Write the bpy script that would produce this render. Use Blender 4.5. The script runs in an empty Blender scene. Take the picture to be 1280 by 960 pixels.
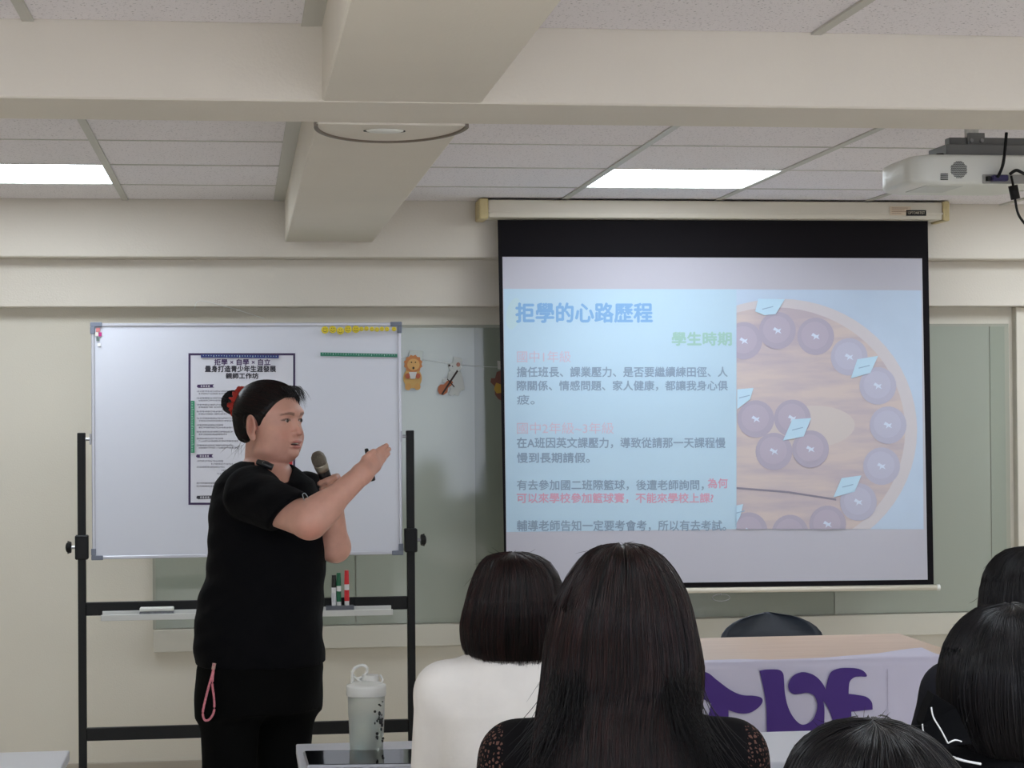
import bpy, bmesh, math, random
import numpy as np
from math import sin, cos, radians, pi
from mathutils import Vector, Matrix
from mathutils.geometry import tessellate_polygon
random.seed(7); rng = np.random.default_rng(7)
SC = bpy.context.scene
COL = SC.collection

# ------------------------------------------------------------------ camera
F = 2550.0; H = 1.5
TH = radians(7.6); PH = radians(.72); RO = radians(.43)
f0 = np.array([sin(TH), cos(TH), 0]); r0 = np.array([cos(TH), -sin(TH), 0]); zz = np.array([0, 0, 1.])
FW = cos(PH)*f0 + sin(PH)*zz; u0 = -sin(PH)*f0 + cos(PH)*zz
UP = cos(RO)*u0 + sin(RO)*r0; RT = cos(RO)*r0 - sin(RO)*u0
CP = np.array([0, 0, H])
cd = bpy.data.cameras.new('camera'); cam = bpy.data.objects.new('camera', cd); COL.objects.link(cam)
m = Matrix.Identity(4)
for i in range(3):
    m[i][0] = RT[i]; m[i][1] = UP[i]; m[i][2] = -FW[i]; m[i][3] = CP[i]
cam.matrix_world = m
cd.sensor_width = 36; cd.lens = 36*F/1280; cd.clip_start = .05
SC.camera = cam
# ------------------------------------------------------------------ world, exposure
w = bpy.data.worlds.new('world'); SC.world = w; w.use_nodes = True
w.node_tree.nodes['Background'].inputs[0].default_value = (.75, .82, 1, 1)
w.node_tree.nodes['Background'].inputs[1].default_value = 2.2
SC.view_settings.view_transform = 'Standard'; SC.view_settings.look = 'None'
SC.view_settings.exposure = 0.7; SC.view_settings.gamma = 1; SC.view_settings.use_curve_mapping = False
LAMP = 9.0            # radiance of the ceiling panels
PROJ = 7.0            # watts of the projector beam

# ------------------------------------------------------------------ pixel -> room helpers
def ray(px, py): return FW + RT*(px-640)/F - UP*(py-480)/F
def onY(px, py, Y):
    d = ray(px, py); p = CP + d*Y/d[1]; return Vector(p)
def onZ(px, py, Z):
    d = ray(px, py); p = CP + d*(Z-H)/d[2]; return Vector(p)
def fr(px, py, D):
    """point at horizontal distance D from the camera, in the frame (right, away, up)"""
    d = ray(px, py); d = d/d.dot(f0); p = CP + d*D
    return np.array([p.dot(r0), p.dot(f0), p[2]])
def frame_world(q): return Vector(r0*q[0] + f0*q[1] + zz*q[2])

# ------------------------------------------------------------------ materials
def lin(c):
    return tuple([((v/255.)/12.92 if v/255. <= .04045 else ((v/255.+.055)/1.055)**2.4) for v in c]) + (1,)
MATS = {}
def mat(name, rgb, rough=.6, metal=0, noise=0, nscale=8, bump=0, bscale=60, spec=None, trans=0, emit=0, coat=0, ior=None, sheen=0):
    if name in MATS: return MATS[name]
    M = bpy.data.materials.new(name); M.use_nodes = True; MATS[name] = M
    nt = M.node_tree; b = nt.nodes['Principled BSDF']; L = nt.links
    c = lin(rgb)
    b.inputs['Base Color'].default_value = c
    b.inputs['Roughness'].default_value = rough; b.inputs['Metallic'].default_value = metal
    if spec is not None: b.inputs['Specular IOR Level'].default_value = spec
    if trans: b.inputs['Transmission Weight'].default_value = trans
    if ior: b.inputs['IOR'].default_value = ior
    if coat: b.inputs['Coat Weight'].default_value = coat
    if sheen: b.inputs['Sheen Weight'].default_value = sheen
    if emit: b.inputs['Emission Color'].default_value = c; b.inputs['Emission Strength'].default_value = emit
    tc = nt.nodes.new('ShaderNodeTexCoord')
    if noise:
        n = nt.nodes.new('ShaderNodeTexNoise'); n.inputs['Scale'].default_value = nscale; n.inputs['Detail'].default_value = 5
        L.new(tc.outputs['Object'], n.inputs['Vector'])
        r = nt.nodes.new('ShaderNodeMapRange'); r.inputs[1].default_value = .3; r.inputs[2].default_value = .7
        r.inputs[3].default_value = 1-noise; r.inputs[4].default_value = 1+noise
        L.new(n.outputs['Fac'], r.inputs[0])
        mx = nt.nodes.new('ShaderNodeVectorMath'); mx.operation = 'SCALE'; mx.inputs[0].default_value = c[:3]
        L.new(r.outputs[0], mx.inputs['Scale']); L.new(mx.outputs[0], b.inputs['Base Color'])
    if bump:
        n2 = nt.nodes.new('ShaderNodeTexNoise'); n2.inputs['Scale'].default_value = bscale; n2.inputs['Detail'].default_value = 3
        L.new(tc.outputs['Object'], n2.inputs['Vector'])
        bp = nt.nodes.new('ShaderNodeBump'); bp.inputs['Strength'].default_value = bump; bp.inputs['Distance'].default_value = .01
        L.new(n2.outputs['Fac'], bp.inputs['Height']); L.new(bp.outputs[0], b.inputs['Normal'])
    return M
def attr_mat(name, rough=.5, spec=.4, sss=0, bump=0, aniso=0):
    if name in MATS: return MATS[name]
    M = bpy.data.materials.new(name); M.use_nodes = True; MATS[name] = M
    nt = M.node_tree; b = nt.nodes['Principled BSDF']
    a = nt.nodes.new('ShaderNodeVertexColor'); a.layer_name = 'Col'
    n = nt.nodes.new('ShaderNodeTexNoise'); n.inputs['Scale'].default_value = 40; n.inputs['Detail'].default_value = 4
    tc = nt.nodes.new('ShaderNodeTexCoord'); nt.links.new(tc.outputs['Object'], n.inputs['Vector'])
    r = nt.nodes.new('ShaderNodeMapRange'); r.inputs[1].default_value = .3; r.inputs[2].default_value = .7
    r.inputs[3].default_value = .95; r.inputs[4].default_value = 1.05; nt.links.new(n.outputs['Fac'], r.inputs[0])
    mx = nt.nodes.new('ShaderNodeVectorMath'); mx.operation = 'SCALE'
    nt.links.new(a.outputs['Color'], mx.inputs[0]); nt.links.new(r.outputs[0], mx.inputs['Scale'])
    nt.links.new(mx.outputs[0], b.inputs['Base Color'])
    b.inputs['Roughness'].default_value = rough; b.inputs['Specular IOR Level'].default_value = spec
    if sss:
        b.inputs['Subsurface Weight'].default_value = sss; b.inputs['Subsurface Radius'].default_value = (1, .35, .2)
        b.inputs['Subsurface Scale'].default_value = .006
    return M

# ------------------------------------------------------------------ mesh helpers
def obj(name, bm, material, parent=None, smooth=False):
    me = bpy.data.meshes.new(name)
    if isinstance(bm, bmesh.types.BMesh):
        bm.to_mesh(me); bm.free()
    else:
        me = bm; me.name = name
    if material: me.materials.clear(); me.materials.append(material)
    if smooth: me.shade_smooth()
    o = bpy.data.objects.new(name, me); COL.objects.link(o)
    if parent is not None: o.parent = parent
    return o
def thing(name, label, cat, loc=(0, 0, 0), rotz=0, group=None):
    o = bpy.data.objects.new(name, None); COL.objects.link(o); o.empty_display_size = .05
    o.location = loc; o.rotation_euler = (0, 0, rotz); o['label'] = label; o['category'] = cat
    if group: o['group'] = group
    return o
def tag(o, label, cat, group=None):
    o['label'] = label; o['category'] = cat
    if group: o['group'] = group
    return o
def struct(o): o['kind'] = 'structure'; return o
def NB(): return bmesh.new()
def box(bm, a, b, bev=0, seg=1):
    a = Vector(a); b = Vector(b)
    lo = Vector([min(a[i], b[i]) for i in range(3)]); hi = Vector([max(a[i], b[i]) for i in range(3)])
    mt = Matrix.Translation((lo+hi)/2) @ Matrix.Diagonal((*(hi-lo), 1))
    r = bmesh.ops.create_cube(bm, size=1, matrix=mt)
    if bev:
        es = {e for v in r['verts'] for e in v.link_edges}
        bmesh.ops.bevel(bm, geom=list(es), offset=bev, segments=seg, affect='EDGES', profile=.5)
    return bm
def cyl(bm, p, q, r1, r2=None, seg=16, caps=True):
    p = Vector(p); q = Vector(q); d = q-p
    if r2 is None: r2 = r1
    mt = Matrix.Translation((p+q)/2) @ d.to_track_quat('Z', 'Y').to_matrix().to_4x4()
    bmesh.ops.create_cone(bm, cap_ends=caps, segments=seg, radius1=r1, radius2=r2, depth=d.length, matrix=mt)
    return bm
def sph(bm, c, r, seg=16, scale=(1, 1, 1)):
    mt = Matrix.Translation(Vector(c)) @ Matrix.Diagonal((*scale, 1))
    bmesh.ops.create_uvsphere(bm, u_segments=seg, v_segments=max(6, seg//2), radius=r, matrix=mt); return bm
def lathe(bm, prof, c=(0, 0, 0), seg=32):
    rings = []
    for r, z in prof:
        if r < 1e-5: rings.append([bm.verts.new((c[0], c[1], c[2]+z))])
        else: rings.append([bm.verts.new((c[0]+r*cos(2*pi*i/seg), c[1]+r*sin(2*pi*i/seg), c[2]+z)) for i in range(seg)])
    for A, B in zip(rings[:-1], rings[1:]):
        for i in range(seg):
            j = (i+1) % seg
            if len(A) == 1 and len(B) == 1: continue
            if len(A) == 1: bm.faces.new((A[0], B[j], B[i]))
            elif len(B) == 1: bm.faces.new((A[i], A[j], B[0]))
            else: bm.faces.new((A[i], A[j], B[j], B[i]))
    return bm
def smooth_path(pts, n=6):
    pts = [Vector(p) for p in pts]; out = []
    for i in range(len(pts)-1):
        p0 = pts[max(i-1, 0)]; p1 = pts[i]; p2 = pts[i+1]; p3 = pts[min(i+2, len(pts)-1)]
        for k in range(n):
            t = k/n
            out.append(.5*((2*p1)+(p2-p0)*t+(2*p0-5*p1+4*p2-p3)*t*t+(3*p1-p0-3*p2+p3)*t**3))
    out.append(pts[-1]); return out
def tube(bm, pts, r, seg=8, n=6):
    P = smooth_path(pts, n) if n > 1 else [Vector(p) for p in pts]
    rings = []; up = Vector((0, 0, 1))
    for i, p in enumerate(P):
        t = (P[min(i+1, len(P)-1)]-P[max(i-1, 0)]).normalized()
        a = t.cross(up)
        if a.length < .05: a = t.cross(Vector((1, 0, 0)))
        a.normalize(); b = t.cross(a); rr = r[min(i*len(r)//len(P), len(r)-1)] if isinstance(r, (list, tuple)) else r
        rings.append([bm.verts.new(p+(a*cos(2*pi*k/seg)+b*sin(2*pi*k/seg))*rr) for k in range(seg)])
    for A, B in zip(rings[:-1], rings[1:]):
        for k in range(seg): bm.faces.new((A[k], A[(k+1) % seg], B[(k+1) % seg], B[k]))
    bm.faces.new(rings[0][::-1]); bm.faces.new(rings[-1]); return bm
def prism(bm, pts, Y, t):
    """polygon given as (x,z) on the plane y=Y, made t thick towards the room (-y)"""
    pts = [tuple(p) for p in pts]
    A = sum(pts[i][0]*pts[(i+1) % len(pts)][1]-pts[(i+1) % len(pts)][0]*pts[i][1] for i in range(len(pts)))
    if A < 0: pts = pts[::-1]
    f = [bm.verts.new((x, Y-t, z)) for x, z in pts]; b = [bm.verts.new((x, Y, z)) for x, z in pts]
    n = len(pts); ff = bm.faces.new(f); bm.faces.new(b[::-1])
    for i in range(n):
        j = (i+1) % n; bm.faces.new((f[j], f[i], b[i], b[j]))
    return bm
def tri(bm):
    for f in [f for f in bm.faces if len(f.verts) > 4]:
        vs = list(f.verts); nrm = f.normal.copy(); f.normal_update(); nrm = f.normal.copy()
        ts = tessellate_polygon([[v.co for v in vs]]); bm.faces.remove(f)
        for a, b, c in ts:
            try: nf = bm.faces.new((vs[a], vs[b], vs[c]))
            except ValueError: continue
            nf.normal_update()
            if nf.normal.dot(nrm) < 0: nf.normal_flip()
    return bm
def pxz(pts, Y):
    o = []
    for x, y in pts:
        p = onY(x, y, Y); o.append((p.x, p.z))
    return o
def ell(cx, cy, rx, ry, n=24, rot=0):
    return [(cx+rx*cos(a)*cos(rot)-ry*sin(a)*sin(rot), cy+rx*cos(a)*sin(rot)+ry*sin(a)*cos(rot)) for a in [2*pi*i/n for i in range(n)]]
def flat(name, pts, Y, t, material, parent=None):
    return obj(name, tri(prism(NB(), pxz(pts, Y), Y, t)), material, parent)
def clip(poly, x0, y0, x1, y1):
    def cl(P, ins, inter):
        out = []
        for i in range(len(P)):
            a = P[i-1]; b = P[i]
            if ins(b):
                if not ins(a): out.append(inter(a, b))
                out.append(b)
            elif ins(a): out.append(inter(a, b))
        return out
    def ix(x): return lambda a, b: (x, a[1]+(b[1]-a[1])*(x-a[0])/(b[0]-a[0]))
    def iy(y): return lambda a, b: (a[0]+(b[0]-a[0])*(y-a[1])/(b[1]-a[1]), y)
    P = cl(poly, lambda p: p[0] >= x0, ix(x0)); P = cl(P, lambda p: p[0] <= x1, ix(x1))
    P = cl(P, lambda p: p[1] >= y0, iy(y0)); P = cl(P, lambda p: p[1] <= y1, iy(y1)); return P
def text_mesh(s, bold=0.0, ext=0.0):
    cu = bpy.data.curves.new('t', 'FONT'); cu.body = s; cu.resolution_u = 3
    o = bpy.data.objects.new('t', cu); COL.objects.link(o)
    dg = bpy.context.evaluated_depsgraph_get()
    me = bpy.data.meshes.new_from_object(o.evaluated_get(dg))
    bpy.data.objects.remove(o); bpy.data.curves.remove(cu)
    return me
def text(name, s, L, T, R, B, Y, material, parent, bold=0.0, gap=.0012):
    """flat lettering fitted to the rectangle L,T,R,B (photo px) on the plane y=Y"""
    me = text_mesh(s, bold)
    n = len(me.vertices); co = np.empty(n*3, np.float32); me.vertices.foreach_get('co', co); co = co.reshape(-1, 3)
    if n == 0: return None
    lo = co.min(0); hi = co.max(0)
    a = onY(L, T, Y); b = onY(R, T, Y); c = onY(L, B, Y)
    fx = (co[:, 0]-lo[0])/(hi[0]-lo[0]); fz = (co[:, 1]-lo[1])/max(hi[1]-lo[1], 1e-6)
    out = np.zeros_like(co)
    out[:, 0] = a.x + fx*(b.x-a.x); out[:, 2] = c.z + fz*(a.z-c.z) + fx*(b.z-a.z); out[:, 1] = Y-gap
    me.vertices.foreach_set('co', out.reshape(-1)); me.update()
    if bold > .005:            # heavier strokes: the same glyphs again, a hair to the side
        bm = NB(); d = (b.x-a.x)/max(len(s), 1)*bold*1.1
        for q, (ox, oz) in enumerate(((0, 0), (d, 0), (-d, 0), (0, d), (0, -d))):
            n0 = len(bm.verts); bm.from_mesh(me); bm.verts.ensure_lookup_table()
            for v in bm.verts[n0:]: v.co += Vector((ox, -.00004*q, oz))
        bm.to_mesh(me); bm.free()
    o = obj(name, me, material, parent); o['kind'] = 'stuff'; return o

# ------------------------------------------------------------------ materials used
wallM = mat('wall_paint', (220, 213, 198), .75, noise=.02, nscale=1.5, bump=.08, bscale=180)
beamM = mat('beam_paint', (222, 214, 201), .7, noise=.025, nscale=2, bump=.1, bscale=140)
gridM = mat('grid_metal', (196, 193, 184), .5)
white = mat('white_plastic', (222, 221, 214), .4)
cream = mat('cream_metal', (214, 206, 190), .45)
black = mat('black_metal', (8, 8, 7), .5, spec=.3)
steel = mat('steel', (150, 150, 150), .35, metal=.8)
alu = mat('aluminium', (190, 190, 196), .4, metal=.5)
greyp = mat('grey_plastic', (112, 118, 132), .5)
# speckled mineral tile
tileM = bpy.data.materials.new('ceiling_tile'); tileM.use_nodes = True
def _tile():
    nt = tileM.node_tree; b = nt.nodes['Principled BSDF']; b.inputs['Roughness'].default_value = .85
    g = nt.nodes.new('ShaderNodeNewGeometry')
    v = nt.nodes.new('ShaderNodeTexNoise'); v.inputs['Scale'].default_value = 140; v.inputs['Detail'].default_value = 2
    nt.links.new(g.outputs['Position'], v.inputs['Vector'])
    r = nt.nodes.new('ShaderNodeValToRGB'); e = r.color_ramp.elements
    e[0].position = .30; e[0].color = lin((176, 170, 172)); e[1].position = .38; e[1].color = lin((240, 234, 236))
    nt.links.new(v.outputs['Fac'], r.inputs['Fac']); nt.links.new(r.outputs[0], b.inputs['Base Color'])
    bp = nt.nodes.new('ShaderNodeBump'); bp.inputs['Strength'].default_value = .25; bp.inputs['Distance'].default_value = .004
    nt.links.new(v.outputs['Fac'], bp.inputs['Height']); nt.links.new(bp.outputs[0], b.inputs['Normal'])
_tile()
lampM = mat('lamp_diffuser', (236, 246, 255), .5, emit=LAMP)

# ================================================================== SETTING
X0, X1, Y0, Y1, ZC = -2.3, 4.6, -2.6, 8.3, 2.336
floorM = mat('floor_vinyl', (222, 214, 200), .35, noise=.05, nscale=3)
bm = NB(); box(bm, (X0-.1, Y0-.1, -.05), (X1+.1, Y1+.1, 0)); struct(obj('floor', bm, floorM))
bm = NB(); box(bm, (X0-.1, Y1, 0), (X1+.1, Y1+.1, 2.45)); struct(obj('wall_back', bm, wallM))
bm = NB(); box(bm, (X0-.1, Y0, 0), (X0, Y1, 2.45)); struct(obj('wall_left', bm, wallM))
bm = NB(); box(bm, (X1, Y0, 0), (X1+.1, Y1, 2.45)); struct(obj('wall_right', bm, wallM))
# unseen wall behind the camera: parapet, head, piers; openings added to let light in
bm = NB(); box(bm, (X0, Y0-.1, 0), (X1, Y0, .5)); box(bm, (X0, Y0-.1, 2.25), (X1, Y0, 2.45))
for x in (X0, .1, 2.3, X1-.2): box(bm, (x, Y0-.1, .5), (x+.2, Y0, 2.25))
struct(obj('wall_front', bm, wallM))
bm = NB(); box(bm, (X0-.1, Y0-.1, ZC+.012), (X1+.1, Y1+.1, ZC+.1)); ceil = struct(obj('ceiling', bm, gridM))
# beams
BZ = 2.167
bm = NB(); box(bm, (.18, Y0, BZ+.002), (.527, 8.09, ZC+.011), .004); struct(obj('trim_1', bm, beamM))
bm = NB(); box(bm, (X0, 4.405, BZ), (X1, 4.72, ZC+.011), .004); struct(obj('trim_2', bm, beamM))
bm = NB(); box(bm, (X0, 8.09, 2.108), (X1, Y1, ZC+.011), .004); struct(obj('trim_3', bm, beamM))
bm = NB(); box(bm, (X0, 8.2, onY(640, 383, 8.2).z), (X1, Y1, 2.108), .003); struct(obj('trim_4', bm, beamM))
bm = NB(); box(bm, (X0, 8.285, 0), (X1, Y1, .105), .003); struct(obj('baseboard_back', bm, mat('baseboard', (176, 166, 150), .5)))
# ceiling tiles
LIGHTS = []
xs_l = [-2.3, -1.68, -1.06, -.44, .15]; xs_r = [.555, 1.277, 1.898, 2.515, 3.13, 3.75, 4.37, 4.6]
ys_b = [4.72, 5.11, 5.72, 6.333, 6.957, 7.56, 8.09]; ys_f = [4.405, 3.71, 3.09, 2.47, 1.85, 1.23, .61, 0, -.62, -1.24, -1.86, -2.48, -2.6]
lights_at = {(-1.06, 6.957), (1.277, 6.957), (3.13, 6.957), (-1.06, 2.47), (1.277, 2.47), (3.13, 2.47), (-1.06, .0), (1.277, .0), (3.13, .0), (-1.06, -1.86), (1.277, -1.86)}  # unseen panels added for the room's light, besides the two in view
TM = {}
def tile(x0, x1, y0, y1):
    k = (round(x1-x0, 3), round(y1-y0, 3))
    if k not in TM:
        b = NB(); box(b, (-k[0]/2+.003, -k[1]/2+.003, 0), (k[0]/2-.003, k[1]/2-.003, .014)); o = obj('ceiling_tile', b, tileM, ceil); TM[k] = o.data
    else:
        o = bpy.data.objects.new('ceiling_tile', TM[k]); COL.objects.link(o); o.parent = ceil
    o.location = ((x0+x1)/2, (y0+y1)/2, ZC-.002+random.uniform(-.0006, .0006))
names = {(-1.06, 6.957): 'glowing square ceiling panel at the left edge above the whiteboard',
         (1.277, 6.957): 'glowing square ceiling panel above the projection screen'}
for xs in (xs_l, xs_r):
    for ys in (ys_b, ys_f[::-1]):
        for i in range(len(xs)-1):
            for j in range(len(ys)-1):
                k = (xs[i], ys[j]); a, b_ = xs[i], xs[i+1]; c, d = ys[j], ys[j+1]
                hit = [q for q in lights_at if abs(q[0]-a) < .01 and abs(q[1]-c) < .01]
                if hit:
                    off = k not in names
                    t = thing('ceiling_light', names.get(k, 'unseen square ceiling light panel %s, added for light, on the %s' % ({6: 'near the far wall', 2: 'over the audience', 0: 'straight above the photographer', -1: 'by the added openings'}[int(c)], 'left' if a < 0 else 'middle' if a < 2 else 'right side')), 'ceiling light', ((a+b_)/2, (c+d)/2, ZC-.003), 0, 'square ceiling light panels')
                    hx, hy = (b_-a)/2-.004, (d-c)/2-.004
                    fb = NB()
                    box(fb, (-hx, -hy, 0), (hx, -hy+.012, .014)); box(fb, (-hx, hy-.012, 0), (hx, hy, .014))
                    box(fb, (-hx, -hy+.012, 0), (-hx+.012, hy-.012, .014)); box(fb, (hx-.012, -hy+.012, 0), (hx, hy-.012, .014))
                    obj('frame', fb, white, t)
                    db = NB(); box(db, (-hx+.0125, -hy+.0125, .002), (hx-.0125, hy-.0125, .013)); obj('diffuser', db, lampM, t)
                else: tile(a, b_, c, d)
for xs, (ya, yb) in ((xs_l, (4.72, 8.09)), (xs_r, (4.72, 8.09)), (xs_l, (Y0, 4.405)), (xs_r, (Y0, 4.405))):
    for x in xs[:-1] if xs is xs_r else xs:
        b = NB(); wd = .012 if x not in (.15, .555) else .014
        box(b, (x-wd, ya, ZC-.007), (x+wd, yb, ZC+.001)); obj('grid_bar', b, gridM, ceil)
for (xa, xb) in ((X0, .165), (.54, X1)):
    for y in ys_b[1:-1]+ys_f[1:-1]:
        b = NB(); box(b, (xa, y-.004, ZC-.005), (xb, y+.004, ZC+.001)); obj('grid_bar', b, gridM, ceil)
# edge trim beside the beam
for (x0_, x1_, ya, yb) in ((.15, .18, 4.72, 8.09), (.15, .18, Y0, 4.405), (.527, .555, 4.72, 8.09), (.527, .555, Y0, 4.405)):
    b = NB(); box(b, (x0_, ya, ZC-.006), (x1_, yb, ZC+.011)); obj('edge_trim', b, gridM, ceil)

# window behind the boards: back-painted greenish panes that mirror the room
zt = onY(900, 409, 8.29).z; zs = .632
glassA = mat('window_glass_a', (158, 164, 150), .07, spec=.6, noise=.03, nscale=1)
glassB = mat('window_glass_b', (140, 146, 133), .07, spec=.6, noise=.03, nscale=1)
glassC = mat('window_glass_c', (166, 171, 158), .07, spec=.6, noise=.03, nscale=1)
frameM = mat('window_frame', (166, 165, 150), .45)
win = struct(obj('window_1', box(NB(), (-.35, 8.287, zs), (3.23, 8.2995, zt+.012)), frameM))
for a, b_, y, M in ((-.338, .458, 8.2865, glassA), (.462, .95, 8.2835, glassC), (.945, 2.455, 8.2865, glassB), (2.459, 3.14, 8.2835, glassC), (3.145, 3.21, 8.2865, glassA)):
    obj('pane', box(NB(), (a, y-.004, zs+.004), (b_, y, zt)), M, win)
obj('window_sill', box(NB(), (-.348, 8.262, .542), (3.3, 8.2995, zs), .003), mat('sill_paint', (212, 207, 193), .5), win)
# masonry reveal at the right of the window
struct(obj('trim_5', box(NB(), (3.25, 8.25, .105), (3.42, 8.2995, onY(1200, 383, 8.2).z), .003), wallM))

# wire hanging from the band
p = [onY(243, 386, 8.18), onY(250, 376, 8.18), onY(285, 384, 8.18), onY(330, 398, 8.24)]
tag(obj('wire', tube(NB(), p, .0012, 5), mat('wire_white', (225, 225, 220), .4)), 'thin white wire sticking out below the beam, above the whiteboard', 'wire')

# ================================================================== round cover on the beam
t = thing('ceiling_cover', 'round white cover with a brown rim under the long ceiling beam', 'vent', (.353, 4.722, BZ))
def arc(r, dz):
    c = (.0, -.018)
    return [(c[0]+r*cos(a), c[1]+r*sin(a)) for a in [radians(q) for q in range(-30, 211, 6)]], dz
def arc_slab(r0_, r1_, z0, z1, material, name):
    b = NB(); P = [(r1_*cos(a), (r1_+.11)*sin(a)) for a in [radians(q*3) for q in range(61)]]
    Q = [(r0_*cos(a), (r0_+.11)*sin(a)) for a in [radians(q*3) for q in range(61)]]
    if r0_ <= 0:
        vb = [b.verts.new((x, y, z0)) for x, y in P]; vt = [b.verts.new((x, y, z1)) for x, y in P]
        b.faces.new(vb); b.faces.new(vt[::-1])
        for i in range(len(P)): j = (i+1) % len(P); b.faces.new((vb[i], vb[j], vt[j], vt[i]))
    else:
        A = [[b.verts.new((x, y, z)) for x, y in K] for K, z in ((P, z0), (P, z1), (Q, z1), (Q, z0))]
        for s in range(4):
            U_, V_ = A[s], A[(s+1) % 4]
            for i in range(len(P)-1): b.faces.new((U_[i], U_[i+1], V_[i+1], V_[i]))
        for e in (0, -1): b.faces.new([K[e] for K in A])
    bmesh.ops.recalc_face_normals(b, faces=b.faces[:])
    return obj(name, b, material, t)
arc_slab(0, .174, -.004, .001, beamM, 'plate')
arc_slab(.171, .18, -.009, .001, mat('rim_brown', (118, 106, 92), .5), 'rim')
b = NB(); bmesh.ops.create_cone(b, cap_ends=True, segments=24, radius1=.05, radius2=.05, depth=.002, matrix=Matrix.Translation((-.01, .1, -.005)) @ Matrix.Diagonal((1, .45, 1, 1)))
obj('slot', b, mat('dark_slot', (46, 40, 36), .7), t)
b = NB(); sph(b, (-.01, .085, -.006), .045, 20, (1, .5, .14)); obj('sensor', b, white, t, True)

# ================================================================== projection screen
SY = 8.0
scr = thing('projection_screen', 'pull-down projection screen with black borders showing a light blue slide', 'projection screen', (1.92, SY, .76))
def loc(o, root): o.location = o.location - root.location; return o     # built in room coordinates, moved under its root
def put(o): o.parent = scr; o.location = -Vector(scr.location); return o
hz0, hz1 = onY(900, 275, SY).z, onY(900, 253, SY).z
xl, xr = onY(608, 262, SY).x, onY(1172, 265, SY).x
b = NB(); box(b, (xl, 7.94, hz0), (xr, 8.075, hz1), .006, 2); box(b, (xl, 7.935, hz0+.02), (xr, 7.942, hz0+.028)); put(obj('housing', b, cream))
yel = mat('yellowed_plastic', (206, 188, 140), .5)
for xa, xb in ((onY(597, 262, SY).x, xl), (xr, onY(1180, 265, SY).x)):
    b = NB(); box(b, (xa, 7.93, hz0-.006), (xb, 8.09, hz1+.004), .006, 2)
    for zc in (.25, .7): cyl(b, ((xa+xb)/2, 7.931, hz0+(hz1-hz0)*zc), ((xa+xb)/2, 7.926, hz0+(hz1-hz0)*zc), .005, seg=10)
    put(obj('end_cap', b, yel))
lb = mat('label_beige', (214, 196, 172), .6)
put(obj('sticker', box(NB(), (onY(1106, 265, SY).x, 7.9335, onY(1106, 271, SY).z), (onY(1132, 265, SY).x, 7.9352, onY(1106, 260, SY).z)), lb))
ink = mat('ink_brown', (150, 120, 100), .7)
b = NB()
for k in range(4):
    zq = onY(1106, 262+k*2.3, SY).z
    box(b, (onY(1108, 265, SY).x, 7.9325, zq-.001), (onY(1108+[20, 16, 22, 12][k], 265, SY).x, 7.9334, zq+.001))
put(obj('sticker_print', b, ink))
put(obj('name_plate', box(NB(), (onY(1133, 265, 7.93).x, 7.9325, onY(1133, 269.5, 7.93).z), (onY(1158, 265, 7.93).x, 7.9352, onY(1133, 262.5, 7.93).z)), black))
put(text('name_plate_text', 'OPTOARTIST', 1135, 264.3, 1156, 267.7, 7.9324, mat('plate_ink', (190, 180, 160), .5), None, .01, .0004))
# fabric: black backing + white surface
fab = mat('screen_black', (12, 8, 13), .8, spec=.2)
cor = [(622, 275), (1159.5, 276), (1167, 730.5), (631, 737)]
put(flat('border', cor, SY, .002, fab))
sw = mat('screen_white', (186, 184, 194), .8)
put(flat('surface', [(628, 321), (1152.5, 323), (1159.5, 724.5), (633.5, 731)], SY-.0022, .0008, sw))
# bottom bar
pa, pb = onY(631, 741, SY), onY(1171, 734.5, SY)
b = NB(); cyl(b, pa, pb, .0105, seg=14); put(obj('bottom_bar', b, cream, None, True))
b = NB(); cyl(b, pb, pb+Vector((.012, 0, 0)), .0125, seg=14); put(obj('bar_cap', b, white))
b = NB(); c_ = onY(901, 747, SY)
tube(b, [c_+Vector((.03*cos(a)*1.2, -.005, .014*sin(a))) for a in [2*pi*k/12 for k in range(13)]], .0015, 6, 3); tube(b, [onY(901, 739, SY-.002), onY(901, 744, SY-.002)], .002, 6, 1)
put(obj('pull_ring', b, steel, None, True))
# slide: flat projected picture
def smat(name, rgb, **k): return mat('slide_'+name, rgb, .8, **k)
PY = SY-.0031
S_bg = smat('blue', (180, 205, 222), noise=.03, nscale=.9)
put(flat('slide', [(629.3, 361), (920.5, 361.5), (920.5, 661.5), (633, 665)], PY, .0004, S_bg))
S_ph = smat('pale', (186, 202, 222), noise=.05, nscale=3)
put(flat('slide_picture', [(920.5, 361.5), (1152, 363), (1154.5, 661.5), (920.5, 661.5)], PY, .0004, S_ph))
PY -= .0006
# soft blot at upper left of the slide
put(flat('slide_blot', ell(642, 392, 9, 20, 20, .2), PY, .0002, smat('blot', (184, 208, 216))))
def sx(X, Y): return (900+X/2.342, 350+Y/2.342)
def cpoly(P): return clip([sx(*p) for p in P], 920.6, 363.2, 1153.5, 661.3)
woodS = bpy.data.materials.new('slide_wood'); woodS.use_nodes = True
nt = woodS.node_tree; bb = nt.nodes['Principled BSDF']; bb.inputs['Roughness'].default_value = .8
tc = nt.nodes.new('ShaderNodeTexCoord'); mp = nt.nodes.new('ShaderNodeMapping'); mp.inputs['Scale'].default_value = (1.5, 1, 9)
n = nt.nodes.new('ShaderNodeTexNoise'); n.inputs['Scale'].default_value = 2.2; n.inputs['Detail'].default_value = 6
cr = nt.nodes.new('ShaderNodeValToRGB'); cr.color_ramp.elements[0].position = .35; cr.color_ramp.elements[1].position = .62
cr.color_ramp.elements[0].color = lin((184, 172, 180)); cr.color_ramp.elements[1].color = lin((203, 188, 184))
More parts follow.
